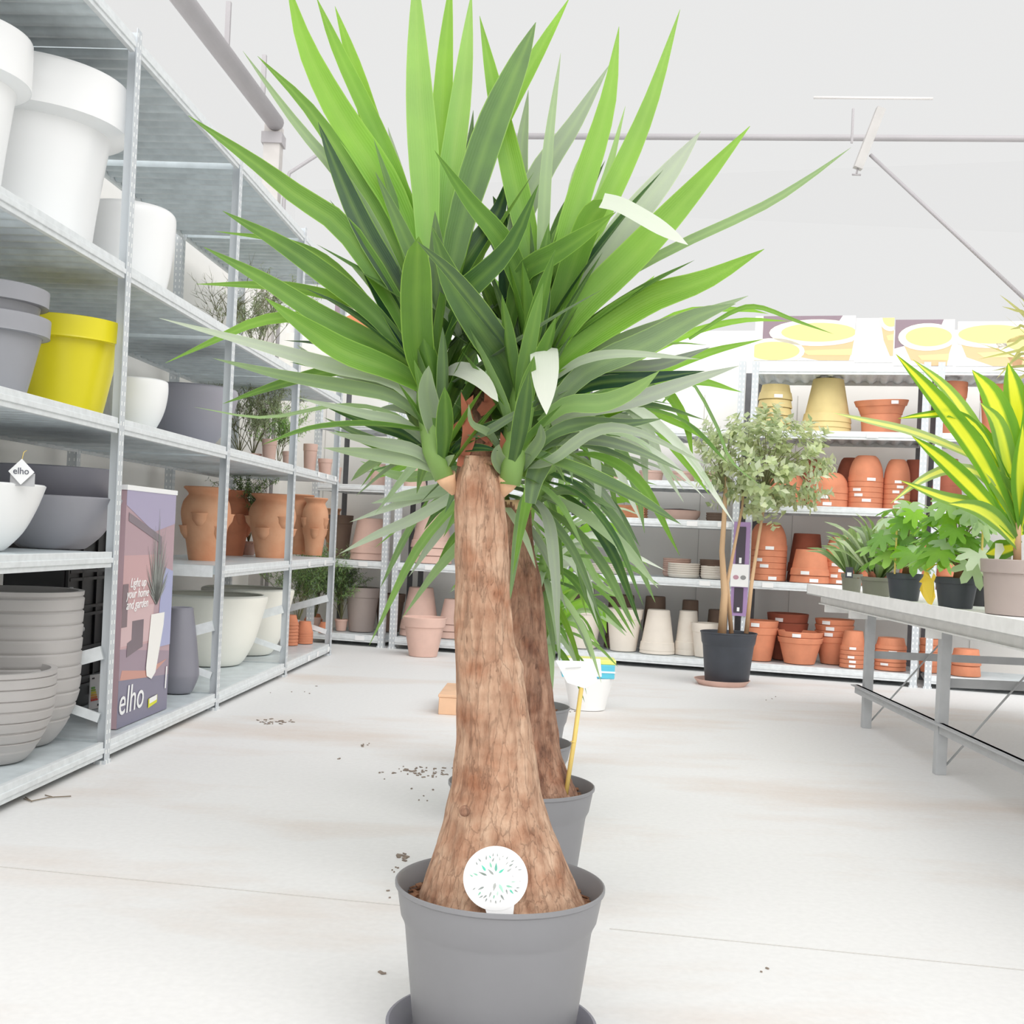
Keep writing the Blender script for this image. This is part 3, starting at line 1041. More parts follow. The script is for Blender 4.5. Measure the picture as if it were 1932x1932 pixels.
patch([(0, 0), (1, 0), (1, 0.16), (0, 0.20)], flat('poster_slate', 128, 124, 146, 0.35), 0)
patch([(0, .20), (1, .16), (1, .27), (0, .33)], flat('poster_dusk', 160, 140, 154, .35), 0)
patch([(0.02, .20), (0.6, .175), (0.95, .235), (0.5, .21), (0.05, .24)], flat('poster_ember', 206, 150, 136, .35), 1)
patch([(0, 0.72), (0.62, 0.72), (0.62, 0.33), (0, 0.33)], flat('poster_rose', 206, 168, 170, 0.35), 0)
patch([(0, .5), (0.62, .5), (.55, .34), (0, .34)], flat('poster_rose2', 214, 184, 186, 0.35), 1)
patch([(0, 1), (1, 1), (1, 0.86), (0.55, 0.82), (0, 0.93)], flat('poster_lilac', 176, 168, 196, 0.35), 1)
patch([(0.05, 0.90), (0.72, 0.80), (0.72, 0.72), (0.68, 0.72), (.66, .775), (0.05, 0.865)], flat('poster_shade', 138, 126, 134, 0.35), 2)
patch([(0.82, .66), (1, .64), (1, .30), (0.72, .30), (.74, .5)], flat('poster_blue', 172, 176, 212, 0.35), 2)
patch([(0.20, .44), (0.42, .44), (0.42, .32), (0.30, .31), (0.12, .29), (.12, .35), (.2, .36)], flat('poster_step', 122, 108, 116, 0.35), 2)
patch([(0.0, .60), (0.10, .60), (0.10, .42), (0.0, .42)], flat('poster_door', 130, 112, 118, 0.35), 2)
pm_ = MB()
for k in range(40):
    an = radians(-74 + k * 148 / 39) * 0.9 + rnd.uniform(-.06, .06)
    ln = rnd.uniform(0.30, 0.43) * (1 - 0.40 * abs(an))
    bx_, by_ = 0.66 * bw, 0.50 * bh
    tx, ty = bx_ + sin(an) * ln * bh * 0.72, by_ + cos(an) * ln * bh
    tx = min(max(tx, .02 * bw), .98 * bw)
    nx, ny = cos(an) * 0.006, -sin(an) * 0.006
    pm_.prism([(bx_ - nx, -0.003, by_ - ny), (bx_ + nx, -0.003, by_ + ny), (tx, -0.003, ty)], (0, 0.0004, 0))
pm_.build('printed_plant', flat('poster_sage', 152, 156, 152, .35), ad_)
patch([(0.56, .455), (0.84, .455), (0.83, .40), (0.70, .19), (0.62, .165), (0.52, .185), (0.50, .22)], flat('poster_pot', 248, 246, 242, .35), 5, 'printed_pot')
patch([(0.93, 0.20), (0.955, 0.20), (0.945, .10), (0.92, .10)], PAPER, 5, 'printed_arrow')
Mx = lambda x, y: Matrix.Translation((x * bw, -0.0035, y * bh)) @ Matrix.Rotation(pi / 2, 4, 'X')
text_mesh('elho', 0.135 * bw / 0.49, Mx(0.24, 0.055), 'lettering', PAPER, ad_, shear=0.12)
for k, wd in enumerate(('Light up', 'your home', 'and garden')):
    text_mesh(wd, 0.046 * bw / 0.49, Mx(0.27, 0.585 - k * 0.046), 'lettering', PAPER, ad_, shear=0.35)
patch([(0.58, .038), (0.76, .050), (0.76, .085), (0.58, .078)], flat('tag_yellow', 226, 226, 60), 5, 'yellow_tag')
patch([(0.60, .056), (0.75, .063), (0.75, .085), (0.60, .080)], PAPER, 6, 'yellow_tag')
# ---- slim dark vase, cream tubs
planter(337, 1255, 39, 0.16, ZBs, 0.445, [(0.55, 0), (0.72, 0.02), (0.97, 0.17), (1.0, 0.28), (0.82, 0.65), (0.62, 0.96), (0.60, 1.0)], DGREYP, 'slim dark grey vase bulging near its foot beside the display board', 'floor_vase', 'vase')
TUB = [(0.50, 0), (0.56, 0.02), (0.66, 0.12), (0.80, 0.35), (0.93, 0.72), (1.0, 0.94), (0.99, 0.99), (0.95, 1.0)]
planter(396, 1225, 106, 0.36, ZBs, 0.445, TUB, CREAMP, 'big cream tub on the bottom shelf nearer the dark vase', 'planter_tub', 'tub')
planter(464, 1205, 88, 0.33, ZBs, 0.455, TUB, CREAMP, 'big cream tub on the bottom shelf beside the small terracotta stacks', 'planter_tub', 'tub')


# ---- strawberry jars on the third shelf
def strawberry(x, y, hw, t, zb, ytop, label, m=TERRAH, pockets=6, rot=0.0):
    P, Y, s = spot(LF, x, y, t)
    R = hw * Y / F
    h = H + ray(x, ytop)[1] * Y - zb
    me = lathe_mesh('jar_body', prof_curve([(0.58 * R, 0), (0.62 * R, .01 * h), (0.74 * R, 0.25 * h), (0.93 * R, 0.52 * h), (0.98 * R, 0.66 * h), (0.90 * R, 0.80 * h), (0.72 * R, 0.89 * h), (0.74 * R, 0.93 * h), (0.90 * R, 0.985 * h), (0.90 * R, h)], 0.008), m, n=40)
    root = empty('strawberry_jar', (P.x, P.y, zb + .0005), rot)
    tag(root, label, 'strawberry pot', 'strawberry pots on the third shelf')
    put('body', me, (0, 0, 0), None, None, parent=root)
    for k in range(pockets):
        an = 2 * pi * k / pockets + 0.3
        zc = h * (0.44 if k % 2 else 0.62)
        rr = R * (0.66 if k % 2 else 0.76)
        pr = [(0, 0), (R * 0.16, h * 0.01), (R * 0.30, h * 0.09), (R * 0.34, h * 0.17), (R * 0.38, h * .19), (R * .34, h * .192), (R * .28, h * .14), (0, h * .05)]
        pm = MB().lathe(pr, 18)
        o = pm.build('pocket', m, root)
        o.location = (cos(an) * rr, sin(an) * rr, zc - h * 0.16)
        o.rotation_euler = (0, 0.05, an)
        put('pocket_mouth', MB().lathe([(R * .30, 0), (0, 0.0005)], 18).mesh('pocket_mouth', flat('jar_shadow_soil', 92, 58, 46)), (0, 0, h * .158), None, None, parent=o)  # soil disc, the pocket's shade put into its dark colour
    return root


for k, (x, y, hw, t, yt, lab, m_, ro) in enumerate((
        (388, 985, 47, 0.30, 920, 'brown orange strawberry pot just before the second post', TERRAH, 0.2),
        (440, 985, 34, 0.50, 926, 'dark red strawberry pot deep on the shelf at the second post', TERRA, 0.9),
        (513, 990, 45, 0.24, 933, 'widest pale orange strawberry pot in the open bay', TERRAH, 1.0),
        (566, 993, 27, 0.35, 934, 'slim strawberry pot behind the third post', TERRAH, 0.5),
        (594, 995, 25, 0.22, 940, 'slim bright strawberry pot past the third post', TERRAH, 1.4),
        (628, 1005, 16, 0.30, 960, 'small strawberry pot at the end of the row', TERRAH, 0.1))):
    strawberry(x, y, hw, t, ZT2s, yt, lab, m_, 6, ro)

# ---- tall narrow clay pots on the second shelf, far bays
for x, y, hw, t, yt, lab in ((508, 850, 15, 0.28, 829, 'narrow clay pot, tallest left of the third post'), (544, 866, 12, 0.25, 852, 'narrow clay pot between the tall one and the third post'),
                             (585, 865, 14, 0.28, 838, 'tall narrow clay pot past the third post'), (613, 884, 14, 0.18, 866, 'short narrow clay pot past the third post'),
                             (636, 893, 9, 0.18, 882, 'tiny clay pot at the end of the second shelf')):
    lab = lab.replace(' left of', ' before')
    pot_stack(LF, x, y, hw, t, ZMs, yt, 1, lab, TERRAP, ratio=0.72, rim=0.2)
# ---- small orange pots stacked upside down, bottom shelf far bay
for x, y, hw, t, yt, n, lab in ((546, 1210, 17, 0.22, 1160, 7, 'small orange pot in the stack at the third post'), (574, 1205, 17, 0.16, 1172, 5, 'small orange pot in the low front upturned stack'),
                                (590, 1195, 18, 0.36, 1158, 6, 'small orange pot in the tall back upturned stack'), (613, 1200, 14, 0.2, 1174, 5, 'small orange pot in the last upturned stack before the corner')):
    pot_stack(LF, x, y, hw, t, ZBs, yt, n, lab, TERRA, inv=True, ratio=0.66, fs=0.11, rim=0.2)
pot_stack(LF, 560, 1112, 24, 0.45, 0.3, 1117, 1, 'x', TERRA) if False else None

# ---- the row by the back wall: shelf tops
B0, B1, B1C, B2, B2C, B3C, B3, B4 = 0.083, 0.606, 0.601, 1.143, 0.985, 1.238, 1.583, 1.993
B2D, B1D = 1.105, 0.611


def bs(*a, **k):
    return pot_stack(BF, *a, **k)


# corner section and pink section
bs(683, 1152, 34, 0.24, B0, 1108, 1, 'tall taupe clay pot on the bottom corner shelf', TAUPE, rim=0.22, ratio=0.68)
bs(793, 1150, 38, 0.26, B0, 1108, 2, 'pink upturned pot low behind the pink floor pot', TERRAP, inv=True, ratio=0.6, fs=0.14, where='pair')
bs(853, 1170, 26, 0.24, B0, 1130, 3, 'pink upturned pot low behind the big trunk', TERRAP, inv=True, ratio=0.62, fs=0.18)
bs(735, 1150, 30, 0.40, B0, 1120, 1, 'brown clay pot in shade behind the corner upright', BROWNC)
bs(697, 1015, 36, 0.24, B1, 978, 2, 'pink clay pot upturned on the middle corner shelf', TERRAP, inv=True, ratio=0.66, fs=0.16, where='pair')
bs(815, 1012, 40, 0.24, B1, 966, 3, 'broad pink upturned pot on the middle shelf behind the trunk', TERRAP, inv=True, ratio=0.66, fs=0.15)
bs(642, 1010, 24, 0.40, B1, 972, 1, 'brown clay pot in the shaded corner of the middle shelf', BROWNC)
bs(655, 1085, 30, 0.42, 0.32, 1075, 1, 'x', BROWNC) if False else None
bs(716, 900, 20, 0.2, B2, 876, 1, 'small pink clay pot upturned on the third corner shelf', TERRAP, inv=True)
bs(780, 900, 26, 0.24, B2, 868, 2, 'pink clay pot upturned high behind the yucca leaves', TERRAP, inv=True, fs=0.3, where='pair')
# pink pot standing on the floor in front
P = onz(798, 1238, 0.0)
me = lathe_mesh('flower_pot', prof_std(42.5 * P.y / F, 26.5 * P.y / F, 0.262, rim=0.24, out=0.06), TERRAP)
put('flower_pot', me, (P.x, P.y, 0.0005), 'pink terracotta flower pot standing alone on the floor before the shelving', 'flower pot')

# white washed section
bs(1098, 1190, 42, 0.20, B0, 1136, 1, 'white washed clay pot upright on the bottom shelf beside the slanting leaves', TERRAW, rim=0.24, ratio=0.66)
bs(1177, 1193, 36, 0.19, B0, 1148, 1, 'upright cream clay pot in the middle of the bottom shelf', TERRAW, rim=0.24, ratio=0.68)
bs(1241, 1197, 34, 0.19, B0, 1150, 2, 'cream clay pot upturned beside the upright cream pot', TERRAW, inv=True, ratio=0.62, fs=0.07, where='pair')
bs(1297, 1202, 24, 0.24, B0, 1152, 2, 'narrow cream clay pot upturned', TERRAW, inv=True, ratio=0.7, fs=0.12, where='pair')
bs(1330, 1210, 28, 0.17, B0, 1175, 1, 'cream clay pot half hidden by the black shrub pot', TERRAW, rim=0.26)
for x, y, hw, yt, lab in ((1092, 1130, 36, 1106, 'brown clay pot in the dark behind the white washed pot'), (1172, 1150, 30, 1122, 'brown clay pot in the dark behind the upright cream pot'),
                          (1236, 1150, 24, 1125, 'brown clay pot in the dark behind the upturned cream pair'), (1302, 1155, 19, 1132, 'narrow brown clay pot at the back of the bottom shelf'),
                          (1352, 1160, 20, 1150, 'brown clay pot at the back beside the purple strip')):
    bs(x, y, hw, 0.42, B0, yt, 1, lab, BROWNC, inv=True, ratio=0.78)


def saucer(x, y, hw, t, zb, n, desc, m, step=0.011, group=None, lip=0.022):
    P, Y, s = spot(BF, x, y, t)
    a, _ = ray(x, y)
    R = hw * Y / F / sqrt(1 + a * a)
    me = lathe_mesh('plant_saucer', [(0, 0), (R * 0.86, 0), (R * 0.9, 0.003), (R * 0.995, lip), (R * 0.985, lip + .003), (R * 0.96, lip), (R * 0.87, 0.006), (0, 0.006)], m)
    for i in range(n):
        put('plant_saucer', me, (P.x, P.y, zb + .0005 + step * i), desc if n == 1 else '%s, %s of its stack' % (desc, arc_words(i) if i < n - 1 else 'topmost'), 'saucer', 'stack: ' + desc)


saucer(1146, 1078, 42, 0.2, B1C, 4, 'wide cream clay saucer near the slanting leaves', TERRAW, 0.013)
saucer(1290, 1078, 31, 0.2, B1C, 6, 'cream clay saucer in the tall pile before the empty wall', TERRAW, 0.014)
saucer(1277, 1068, 27, 0.34, B1C, 8, 'sand coloured clay saucer in the pile behind', TERRAP, 0.014)
saucer(1342, 1082, 21, 0.2, B1C, 5, 'small cream clay saucer beside the bamboo stems', TERRAW, 0.015)
saucer(1340, 1075, 21, 0.33, B1C, 8, 'small brown clay saucer at the back beside the stems', BROWNC, 0.0145)
# rectangular clay trays
for k in range(5):
    P, Y, s = spot(BF, 1187, 958, 0.22)
    o = MB().box((-0.115, -0.07, 0), (0.115, 0.07, 0.014)).box((-0.12, -0.075, 0.010), (0.12, 0.075, 0.0165)).build('clay_tray', TERRAH, None, (P.x, P.y, B2C + .0005 + k * 0.0172), bevel=0.002)
    o.rotation_euler = (0, 0, atan2(BF.d.y, BF.d.x))
    tag(o, 'flat terracotta tray, %s in the pile beside the oval trough' % (arc_words(k) if k < 4 else 'topmost'), 'tray', 'pile of flat terracotta trays')
P, Y, s = spot(BF, 1282, 962, 0.26)
ov = empty('oval_trough', (P.x, P.y, B2C + .0005), atan2(BF.d.y, BF.d.x))
tag(ov, 'oval pinkish trough leaning open with a dark inside on the tray shelf', 'trough')
pr = prof_curve([(0.8, 0), (0.85, 0.006), (0.97, 0.03), (1.0, 0.052)], 0.04)
mb = MB()
pr = [(r * 0.142, z) for r, z in pr]
mb.lathe(pr, 40)
mb.v = [(x, y * 0.6, z) for x, y, z in mb.v]
mb.build('bowl', TERRAP, ov, autosmooth=40)
mb = MB().lathe([(0, 0), (0.132, 0), (0.134, 0.012), (0.110, 0.026), (0, 0.032)], 36)
mb.v = [(x, y * 0.6 + 0.02, z + 0.046) for x, y, z in mb.v]
mb.build('dark_insert', flat('umber_insert', 104, 84, 82), ov, autosmooth=40)
saucer(1352, 968, 20, 0.25, B2C, 3, 'brown clay saucer on the tray shelf by the stems', BROWNC, 0.016)
for x, hw in ((1100, 26), (1160, 22), (1230, 24), (1290, 26), (1340, 22)):
    bs(x, 880, hw, 0.28, B3C, 880, 1, 'sand clay trough pot high behind the hanging yucca leaves, %s' % {1100: 'nearest the big crown', 1160: 'second from the crown', 1230: 'middle one', 1290: 'second from the shrub', 1340: 'nearest the shrub'}[x], TERRAP, ratio=0.8, ztop=B3C + 0.075)

# orange section, bottom shelf
bs(1432, 1212, 36, 0.20, B0, 1170, 2, 'orange terracotta pot just behind the black shrub pot', TERRA, fs=0.17, ratio=0.68, stick=True, where='pair')
bs(1509, 1225, 44, 0.18, B0, 1191, 2, 'wide orange terracotta pot in the front of the bottom shelf', TERRA, fs=0.18, ratio=0.66, stick=True, where='pair')
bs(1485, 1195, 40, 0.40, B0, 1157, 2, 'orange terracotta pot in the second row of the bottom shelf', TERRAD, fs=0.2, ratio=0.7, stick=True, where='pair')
bs(1573, 1215, 38, 0.33, B0, 1168, 4, 'orange terracotta pot in the tall pile ahead of the bench corner', TERRA, fs=0.13, ratio=0.62, stick=True)
bs(1609, 1228, 25, 0.16, B0, 1190, 5, 'light orange terracotta pot upturned beside the first bench leg', TERRA, inv=True, ratio=0.72, fs=0.12, stick=True)
bs(1680, 1240, 31, 0.18, B0, 1203, 6, 'light orange terracotta bowl in the pile between bench leg and upright', TERRA, inv=True, ratio=0.8, fs=0.13, stick=True)
bs(1757, 1240, 24, 0.22, B0, 1205, 4, 'orange terracotta pot in the pile between upright and second bench leg', TERRA, ratio=0.8, fs=0.2)
bs(1822, 1255, 30, 0.16, B0, 1224, 2, 'orange terracotta pot at the far end under the bench', TERRA, ratio=0.8, fs=0.4, inv=True, where='pair')
# second shelf
bs(1448, 1045, 37, 0.22, B1D, 988, 6, 'domed terracotta pot upturned beside the shrub stems', TERRA, inv=True, kind='dome', ratio=0.52, fs=0.105, stick=True)
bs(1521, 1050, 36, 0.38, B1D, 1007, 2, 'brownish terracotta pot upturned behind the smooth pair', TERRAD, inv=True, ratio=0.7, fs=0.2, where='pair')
bs(1529, 1068, 39, 0.16, B1D, 1037, 2, 'smooth terracotta pot upturned in the middle of the second shelf', TERRA, inv=True, ratio=0.74, fs=0.22, stick=True, where='pair')
bs(1583, 1058, 27, 0.2, B1D, 1014, 5, 'domed terracotta pot upturned behind the strap leaved plant', TERRA, inv=True, kind='dome', ratio=0.55, fs=0.12, stick=True)
bs(1650, 1060, 34, 0.26, B1D, 1010, 4, 'terracotta pot upturned behind the sago plants', TERRA, inv=True, kind='dome', ratio=0.55, fs=0.14)
bs(1728, 1070, 32, 0.22, B1D, 1020, 4, 'terracotta pot upturned behind the lobed leaves', TERRA, inv=True, ratio=0.7, fs=0.14)
bs(1800, 1075, 34, 0.2, B1D, 1022, 3, 'terracotta pot upturned behind the yellow leaf', TERRA, inv=True, ratio=0.7, fs=0.14)
# third shelf
bs(1482, 935, 40, 0.24, B2D, 896, 3, 'terracotta bowl upturned against the shrub leaves', TERRA, inv=True, kind='dome', ratio=0.5, fs=0.16, stick=True)
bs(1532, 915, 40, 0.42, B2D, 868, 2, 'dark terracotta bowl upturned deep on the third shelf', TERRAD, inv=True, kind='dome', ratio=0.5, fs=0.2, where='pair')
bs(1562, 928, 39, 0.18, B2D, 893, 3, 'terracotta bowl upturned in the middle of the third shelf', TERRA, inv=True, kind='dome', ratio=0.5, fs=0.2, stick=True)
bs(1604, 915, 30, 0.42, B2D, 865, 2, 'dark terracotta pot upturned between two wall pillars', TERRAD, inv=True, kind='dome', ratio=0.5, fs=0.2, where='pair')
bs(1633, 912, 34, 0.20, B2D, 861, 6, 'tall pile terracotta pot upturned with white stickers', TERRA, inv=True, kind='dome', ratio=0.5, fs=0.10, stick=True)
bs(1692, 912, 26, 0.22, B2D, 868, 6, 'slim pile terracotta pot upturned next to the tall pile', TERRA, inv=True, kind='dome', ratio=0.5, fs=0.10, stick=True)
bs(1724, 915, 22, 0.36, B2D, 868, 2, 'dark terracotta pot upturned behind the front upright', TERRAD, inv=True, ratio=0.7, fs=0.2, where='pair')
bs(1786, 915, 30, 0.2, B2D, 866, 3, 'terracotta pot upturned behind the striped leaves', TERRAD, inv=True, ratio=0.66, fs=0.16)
# fourth shelf
bs(1462, 770, 33, 0.2, B3, 727, 5, 'pale orange terracotta pot in the pile next to the shrub top', TERRAY, ratio=0.78, fs=0.17, inv=True, stick=True)
bs(1561, 765, 47, 0.26, B3, 716, 3, 'honey coloured terracotta pot upturned over a rimmed bowl', TERRAY, inv=True, ratio=0.62, fs=0.10)
bs(1662, 785, 42, 0.26, B3, 765, 1, 'terracotta bowl standing under the tilted one', TERRA, ratio=0.84, rim=0.3)
P, Y, s = spot(BF, 1664, 755, 0.26)
tl = put('flower_bowl', lathe_mesh('flower_bowl', prof_std(50 * Y / F, 38 * Y / F, 0.088, rim=0.42, out=0.05), TERRA), (P.x, P.y, H + ray(1664, 782)[1] * Y), 'wide terracotta bowl with a white sticker resting tilted on another bowl', 'bowl')
tl.rotation_euler = (0.05, -0.06, 0)
sticker(tl, 50 * Y / F, 0.058, 0.05, 0.022, 0.5)
bs(1795, 770, 30, 0.24, B3, 722, 2, 'smooth terracotta pot beside the striped leaves', TERRA, ratio=0.7, fs=0.1, where='pair')
bs(1880, 775, 34, 0.24, B3, 728, 2, 'smooth terracotta pot high behind the striped leaves', TERRA, ratio=0.7, fs=0.1, where='pair')


# ---- large printed pot boards on top of the rack
def poster(x0, x1, yt, yb, label, kind, clay=(236, 196, 150), honey=(240, 222, 160), inside=(236, 222, 150)):
    s0, zt0, Y0 = BF.hit(x0, (yt + yb) / 2, 0.03)
    s1, _, _ = BF.hit(x1, (yt + yb) / 2, 0.03)
    _, zt, _ = BF.hit((x0 + x1) / 2, yt, 0.03)
    _, zb, _ = BF.hit((x0 + x1) / 2, yb, 0.03)
    zb = max(zb, 2.0)
    w_, h_ = s1 - s0, zt - zb
    o = BF.w(s0, 0.03, zb)
    r = empty('picture_board', o, atan2(BF.d.y, BF.d.x))
    tag(r, label, 'picture board')
    MB().box((0, 0, 0), (w_, 0.02, h_)).build('board', flat('board_white', 244, 240, 236, .4), r)

    def pt(pts, m, k):
        q = [(min(max(x, 0), 1) * w_, -0.0005 - 0.0008 * k, min(max(y, 0), 1) * h_) for x, y in pts]
        MB().prism(q, (0, 0.0006, 0)).build('printed_shape', m, r)

    def ell(cx_, cy_, rx, ry, a0=0, a1=360, n=26):
        return [(cx_ + rx * cos(radians(a0 + (a1 - a0) * i / n)), cy_ + ry * sin(radians(a0 + (a1 - a0) * i / n))) for i in range(n + (0 if a1 - a0 == 360 else 1))]
    for (cx_, cy_, sc, dk) in kind:
        if dk:
            pt([(cx_ - .75 * sc, 1), (cx_ + .35 * sc, 1), (cx_ + .2 * sc, cy_), (cx_ - .75 * sc, cy_ - .25)], flat('board_plum', 150, 130, 140, .4), 0)
        pt([(cx_ - .60 * sc, cy_ - .02), (cx_ + .60 * sc, cy_ - .02), (cx_ + .50 * sc, cy_ - .35), (cx_ + .46 * sc, cy_ - .85), (cx_ + .05 * sc, cy_ - .85), (cx_ - .35 * sc, cy_ - .5)], flat('board_clay_%d' % clay[1], *clay, .4), 1)
        pt([(cx_ - .2 * sc, cy_ - .40), (cx_ + .50 * sc, cy_ - .36), (cx_ + .49 * sc, cy_ - .5), (cx_ - .1 * sc, cy_ - .5)], flat('board_honey_%d' % honey[1], *honey, .4), 2)
        pt(ell(cx_, cy_, .66 * sc, .30), flat('board_rim', 250, 244, 228, .4), 3)
        pt(ell(cx_ + .02, cy_ + .01, .52 * sc, .21), flat('board_inside_%d' % inside[1], *inside, .4), 4)
    return r


poster(1424, 1613, 596, 680, 'long picture board of pale terracotta bowls on top of the shelving', [(0.62, 0.62, 0.72, True), (0.18, 0.2, 0.5, False)])
poster(1688, 1800, 603, 690, 'picture board of a round terracotta bowl above the perforated upright', [(0.55, 0.62, 0.75, True)])
poster(1806, 1990, 606, 692, 'picture board of yellowish bowls at the far end of the shelving top', [(0.35, 0.7, 0.7, False), (0.8, 0.5, 0.6, False)])
poster(1614, 1686, 600, 684, 'mostly blank picture board between two bowl pictures', [(0.9, 1.0, 0.45, False)])
poster(630, 728, 574, 680, 'orange picture board of terracotta bowls above the corner section', [(0.5, 0.62, 0.8, True)], (226, 150, 106), (236, 176, 130), (222, 140, 96))

# purple strip hung on the upright, with a white card
P, Y, s = spot(BF, 1396, 1080, -0.012)
zt, zb_ = H + ray(1402, 985)[1] * Y, H + ray(1395, 1162)[1] * Y
pu = empty('hanging_strip', (P.x, P.y, zb_), atan2(BF.d.y, BF.d.x))
tag(pu, 'purple hanging product strip clipped to the rack upright behind the shrub', 'hanging strip')
hh = zt - zb_
MB().box((-0.05, -0.006, 0), (0.055, -0.001, hh)).build('strip', flat('strip_purple', 170, 140, 186, .4), pu)
MB().box((-0.03, -0.012, hh * .52), (0.028, -0.006, hh * .95)).build('dark_pack', flat('pack_dark', 74, 66, 78, .4), pu, bevel=0.004)
MB().box((-0.03, -0.012, 0.02), (0.028, -0.006, hh * .30)).build('dark_pack', flat('pack_dark', 74, 66, 78, .4), pu, bevel=0.004)
MB().box((-0.056, -0.022, hh * .31), (0.058, -0.018, hh * .55)).build('card', PAPER, pu)
for k, c in ((-0.022, (196, 150, 164)), (0.024, (150, 150, 150))):
    mb = MB().lathe([(0, 0), (0.018, 0), (0.018, 0.0008), (0, 0.0008)], 20)
    mb.v = [(x + k, -0.0225 + 0.0 - z, y * 0.8 + hh * .41) for x, y, z in mb.v]
    mb.build('printed_oval', flat('oval_%d' % c[0], *c), pu, autosmooth=30)
MB().box((-0.008, -0.013, hh * .56), (0.008, -0.012, hh * .62)).box((-0.008, -0.013, 0.03), (0.008, -0.012, 0.055)).build('pack_label', PAPER, pu)


# ================================================================== YUCCAS
def nursery_pot(P, R, h, m, soil=True, rb=0.76, hrim=0.23):
    """prof of a round nursery pot with a deep collar; returns the pot mesh and the soil height"""
    ri = R * 0.965
    prof = [(0, 0), (R * rb * .96, 0), (R * rb, 0.006), (R * (rb + (0.90 - rb) * .93), h * (1 - hrim) - 0.012), (R * 0.905, h * (1 - hrim) - 0.004), (R * 0.935, h * (1 - hrim) + .006), (R * 0.975, h - 0.014), (R * 0.978, h - 0.010), (R, h - 0.007), (R * 1.0, h - .001), (R * 0.985, h), (R * 0.965, h - 0.003),
            (R * 0.90, h * (1 - hrim)), (R * (rb - .02), 0.02), (0, 0.02)]
    return lathe_mesh('pot', prof, m, n=64)


def soil_mesh(R, n=26, amp=0.006, seed=0):
    vs, fs = [], []
    rows = 9
    for i in range(rows + 1):
        r = R * i / rows
        for k in range(n):
            a = 2 * pi * k / n
            z = amp * noise.noise(Vector((r * cos(a) * 30, r * sin(a) * 30, seed))) if i < rows else -0.004
            vs.append((r * cos(a), r * sin(a), z))
    for i in range(rows):
        for k in range(n):
            fs.append((i * n + k, (i + 1) * n + k, (i + 1) * n + (k + 1) % n, i * n + (k + 1) % n))
    mb = MB().add(vs, fs, smooth=True)
    # bark chips
    for _ in range(int(900 * R * R / 0.0256 * .5)):
        r = R * sqrt(rnd.random()) * 0.97
        a = rnd.uniform(0, 2 * pi)
        c = Vector((r * cos(a), r * sin(a), rnd.uniform(-0.002, 0.006)))
        M = Matrix.Translation(c) @ Matrix.Rotation(rnd.uniform(0, 6.28), 4, 'Z') @ Matrix.Rotation(rnd.uniform(-.7, .7), 4, 'X')
        l, w_, t_ = rnd.uniform(.004, .011), rnd.uniform(.002, .005), rnd.uniform(.001, .002)
        mb.box((-l, -w_, -t_), (l, w_, t_), M)
    return mb


def trunk_mesh(rows, Y, origin, amp=0.006, seed=0, n=110, dens=150, flat_=1.0, burl=()):
    """rows: (y, xleft, xright) measured on the photograph, at distance Y"""
    R = []
    for y, xl, xr in rows:
        c = at((xl + xr) / 2, y, Y)
        R.append((c.z, c.x, (xr - xl) / 2 * Y / F))
    R.sort()
    vs, fs = [], []
    for i in range(dens + 1):
        z = R[0][0] + (R[-1][0] - R[0][0]) * i / dens
        k = 0
        while k < len(R) - 2 and R[k + 1][0] < z:
            k += 1
        f = (z - R[k][0]) / (R[k + 1][0] - R[k][0])
        p0, p1, p2, p3 = R[max(0, k - 1)], R[k], R[k + 1], R[min(len(R) - 1, k + 2)]
        def cr(c):
            return 0.5 * (2 * p1[c] + (-p0[c] + p2[c]) * f + (2 * p0[c] - 5 * p1[c] + 4 * p2[c] - p3[c]) * f * f + (-p0[c] + 3 * p1[c] - 3 * p2[c] + p3[c]) * f ** 3)
        x, r = cr(1), cr(2)
        for j in range(n):
            a = 2 * pi * j / n
            d = Vector((cos(a), sin(a), 0))
            q = Vector((d.x * r * 22, d.y * r * 22, z * 5 + seed))
            dd = noise.noise(q) * amp + noise.noise(Vector((d.x * r * 60, d.y * r * 60, z * 14 + seed))) * amp * 0.45
            dd += noise.noise(Vector((d.x * 3, d.y * 3, z * 30 + seed))) * amp * 0.3
            rg = abs(noise.noise(Vector((d.x * 9 + 5, d.y * 9, z * 16 + seed))))
            dd -= amp * 0.5 * max(0, 1 - rg * 9)
            for (bz, ba, br, bh) in burl:
                g = ((z - bz) / br) ** 2 + (((a - ba + pi) % (2 * pi) - pi) * r / br) ** 2
                dd += bh * max(0, 1 - g)
            rr = r + dd
            vs.append((x + d.x * rr - origin.x, Y + d.y * rr * flat_ - origin.y, z - origin.z))
    for i in range(dens):
        for j in range(n):
            fs.append((i * n + j, i * n + (j + 1) % n, (i + 1) * n + (j + 1) % n, (i + 1) * n + j))
    fs.append(tuple(dens * n + j for j in range(n)))
    fs.append(tuple(range(n))[::-1])
    return MB().add(vs, fs, smooth=True)


def traced(mb, pts, w, Y0, dY, tone=0.4, pale=0.0, hint=(0, -1, 0.3), org=None, **k):
    m = len(pts) - 1
    P = []
    for i, (x, y) in enumerate(pts):
        g = i / m
        Y = Y0 + dY * g ** 1.2
        P.append(at(x, y, Y) - org)
    Ym = Y0 + dY * 0.5
    return mb.leaf(P, w * Ym / F, hint=hint, tone=tone, pale=pale, **k)


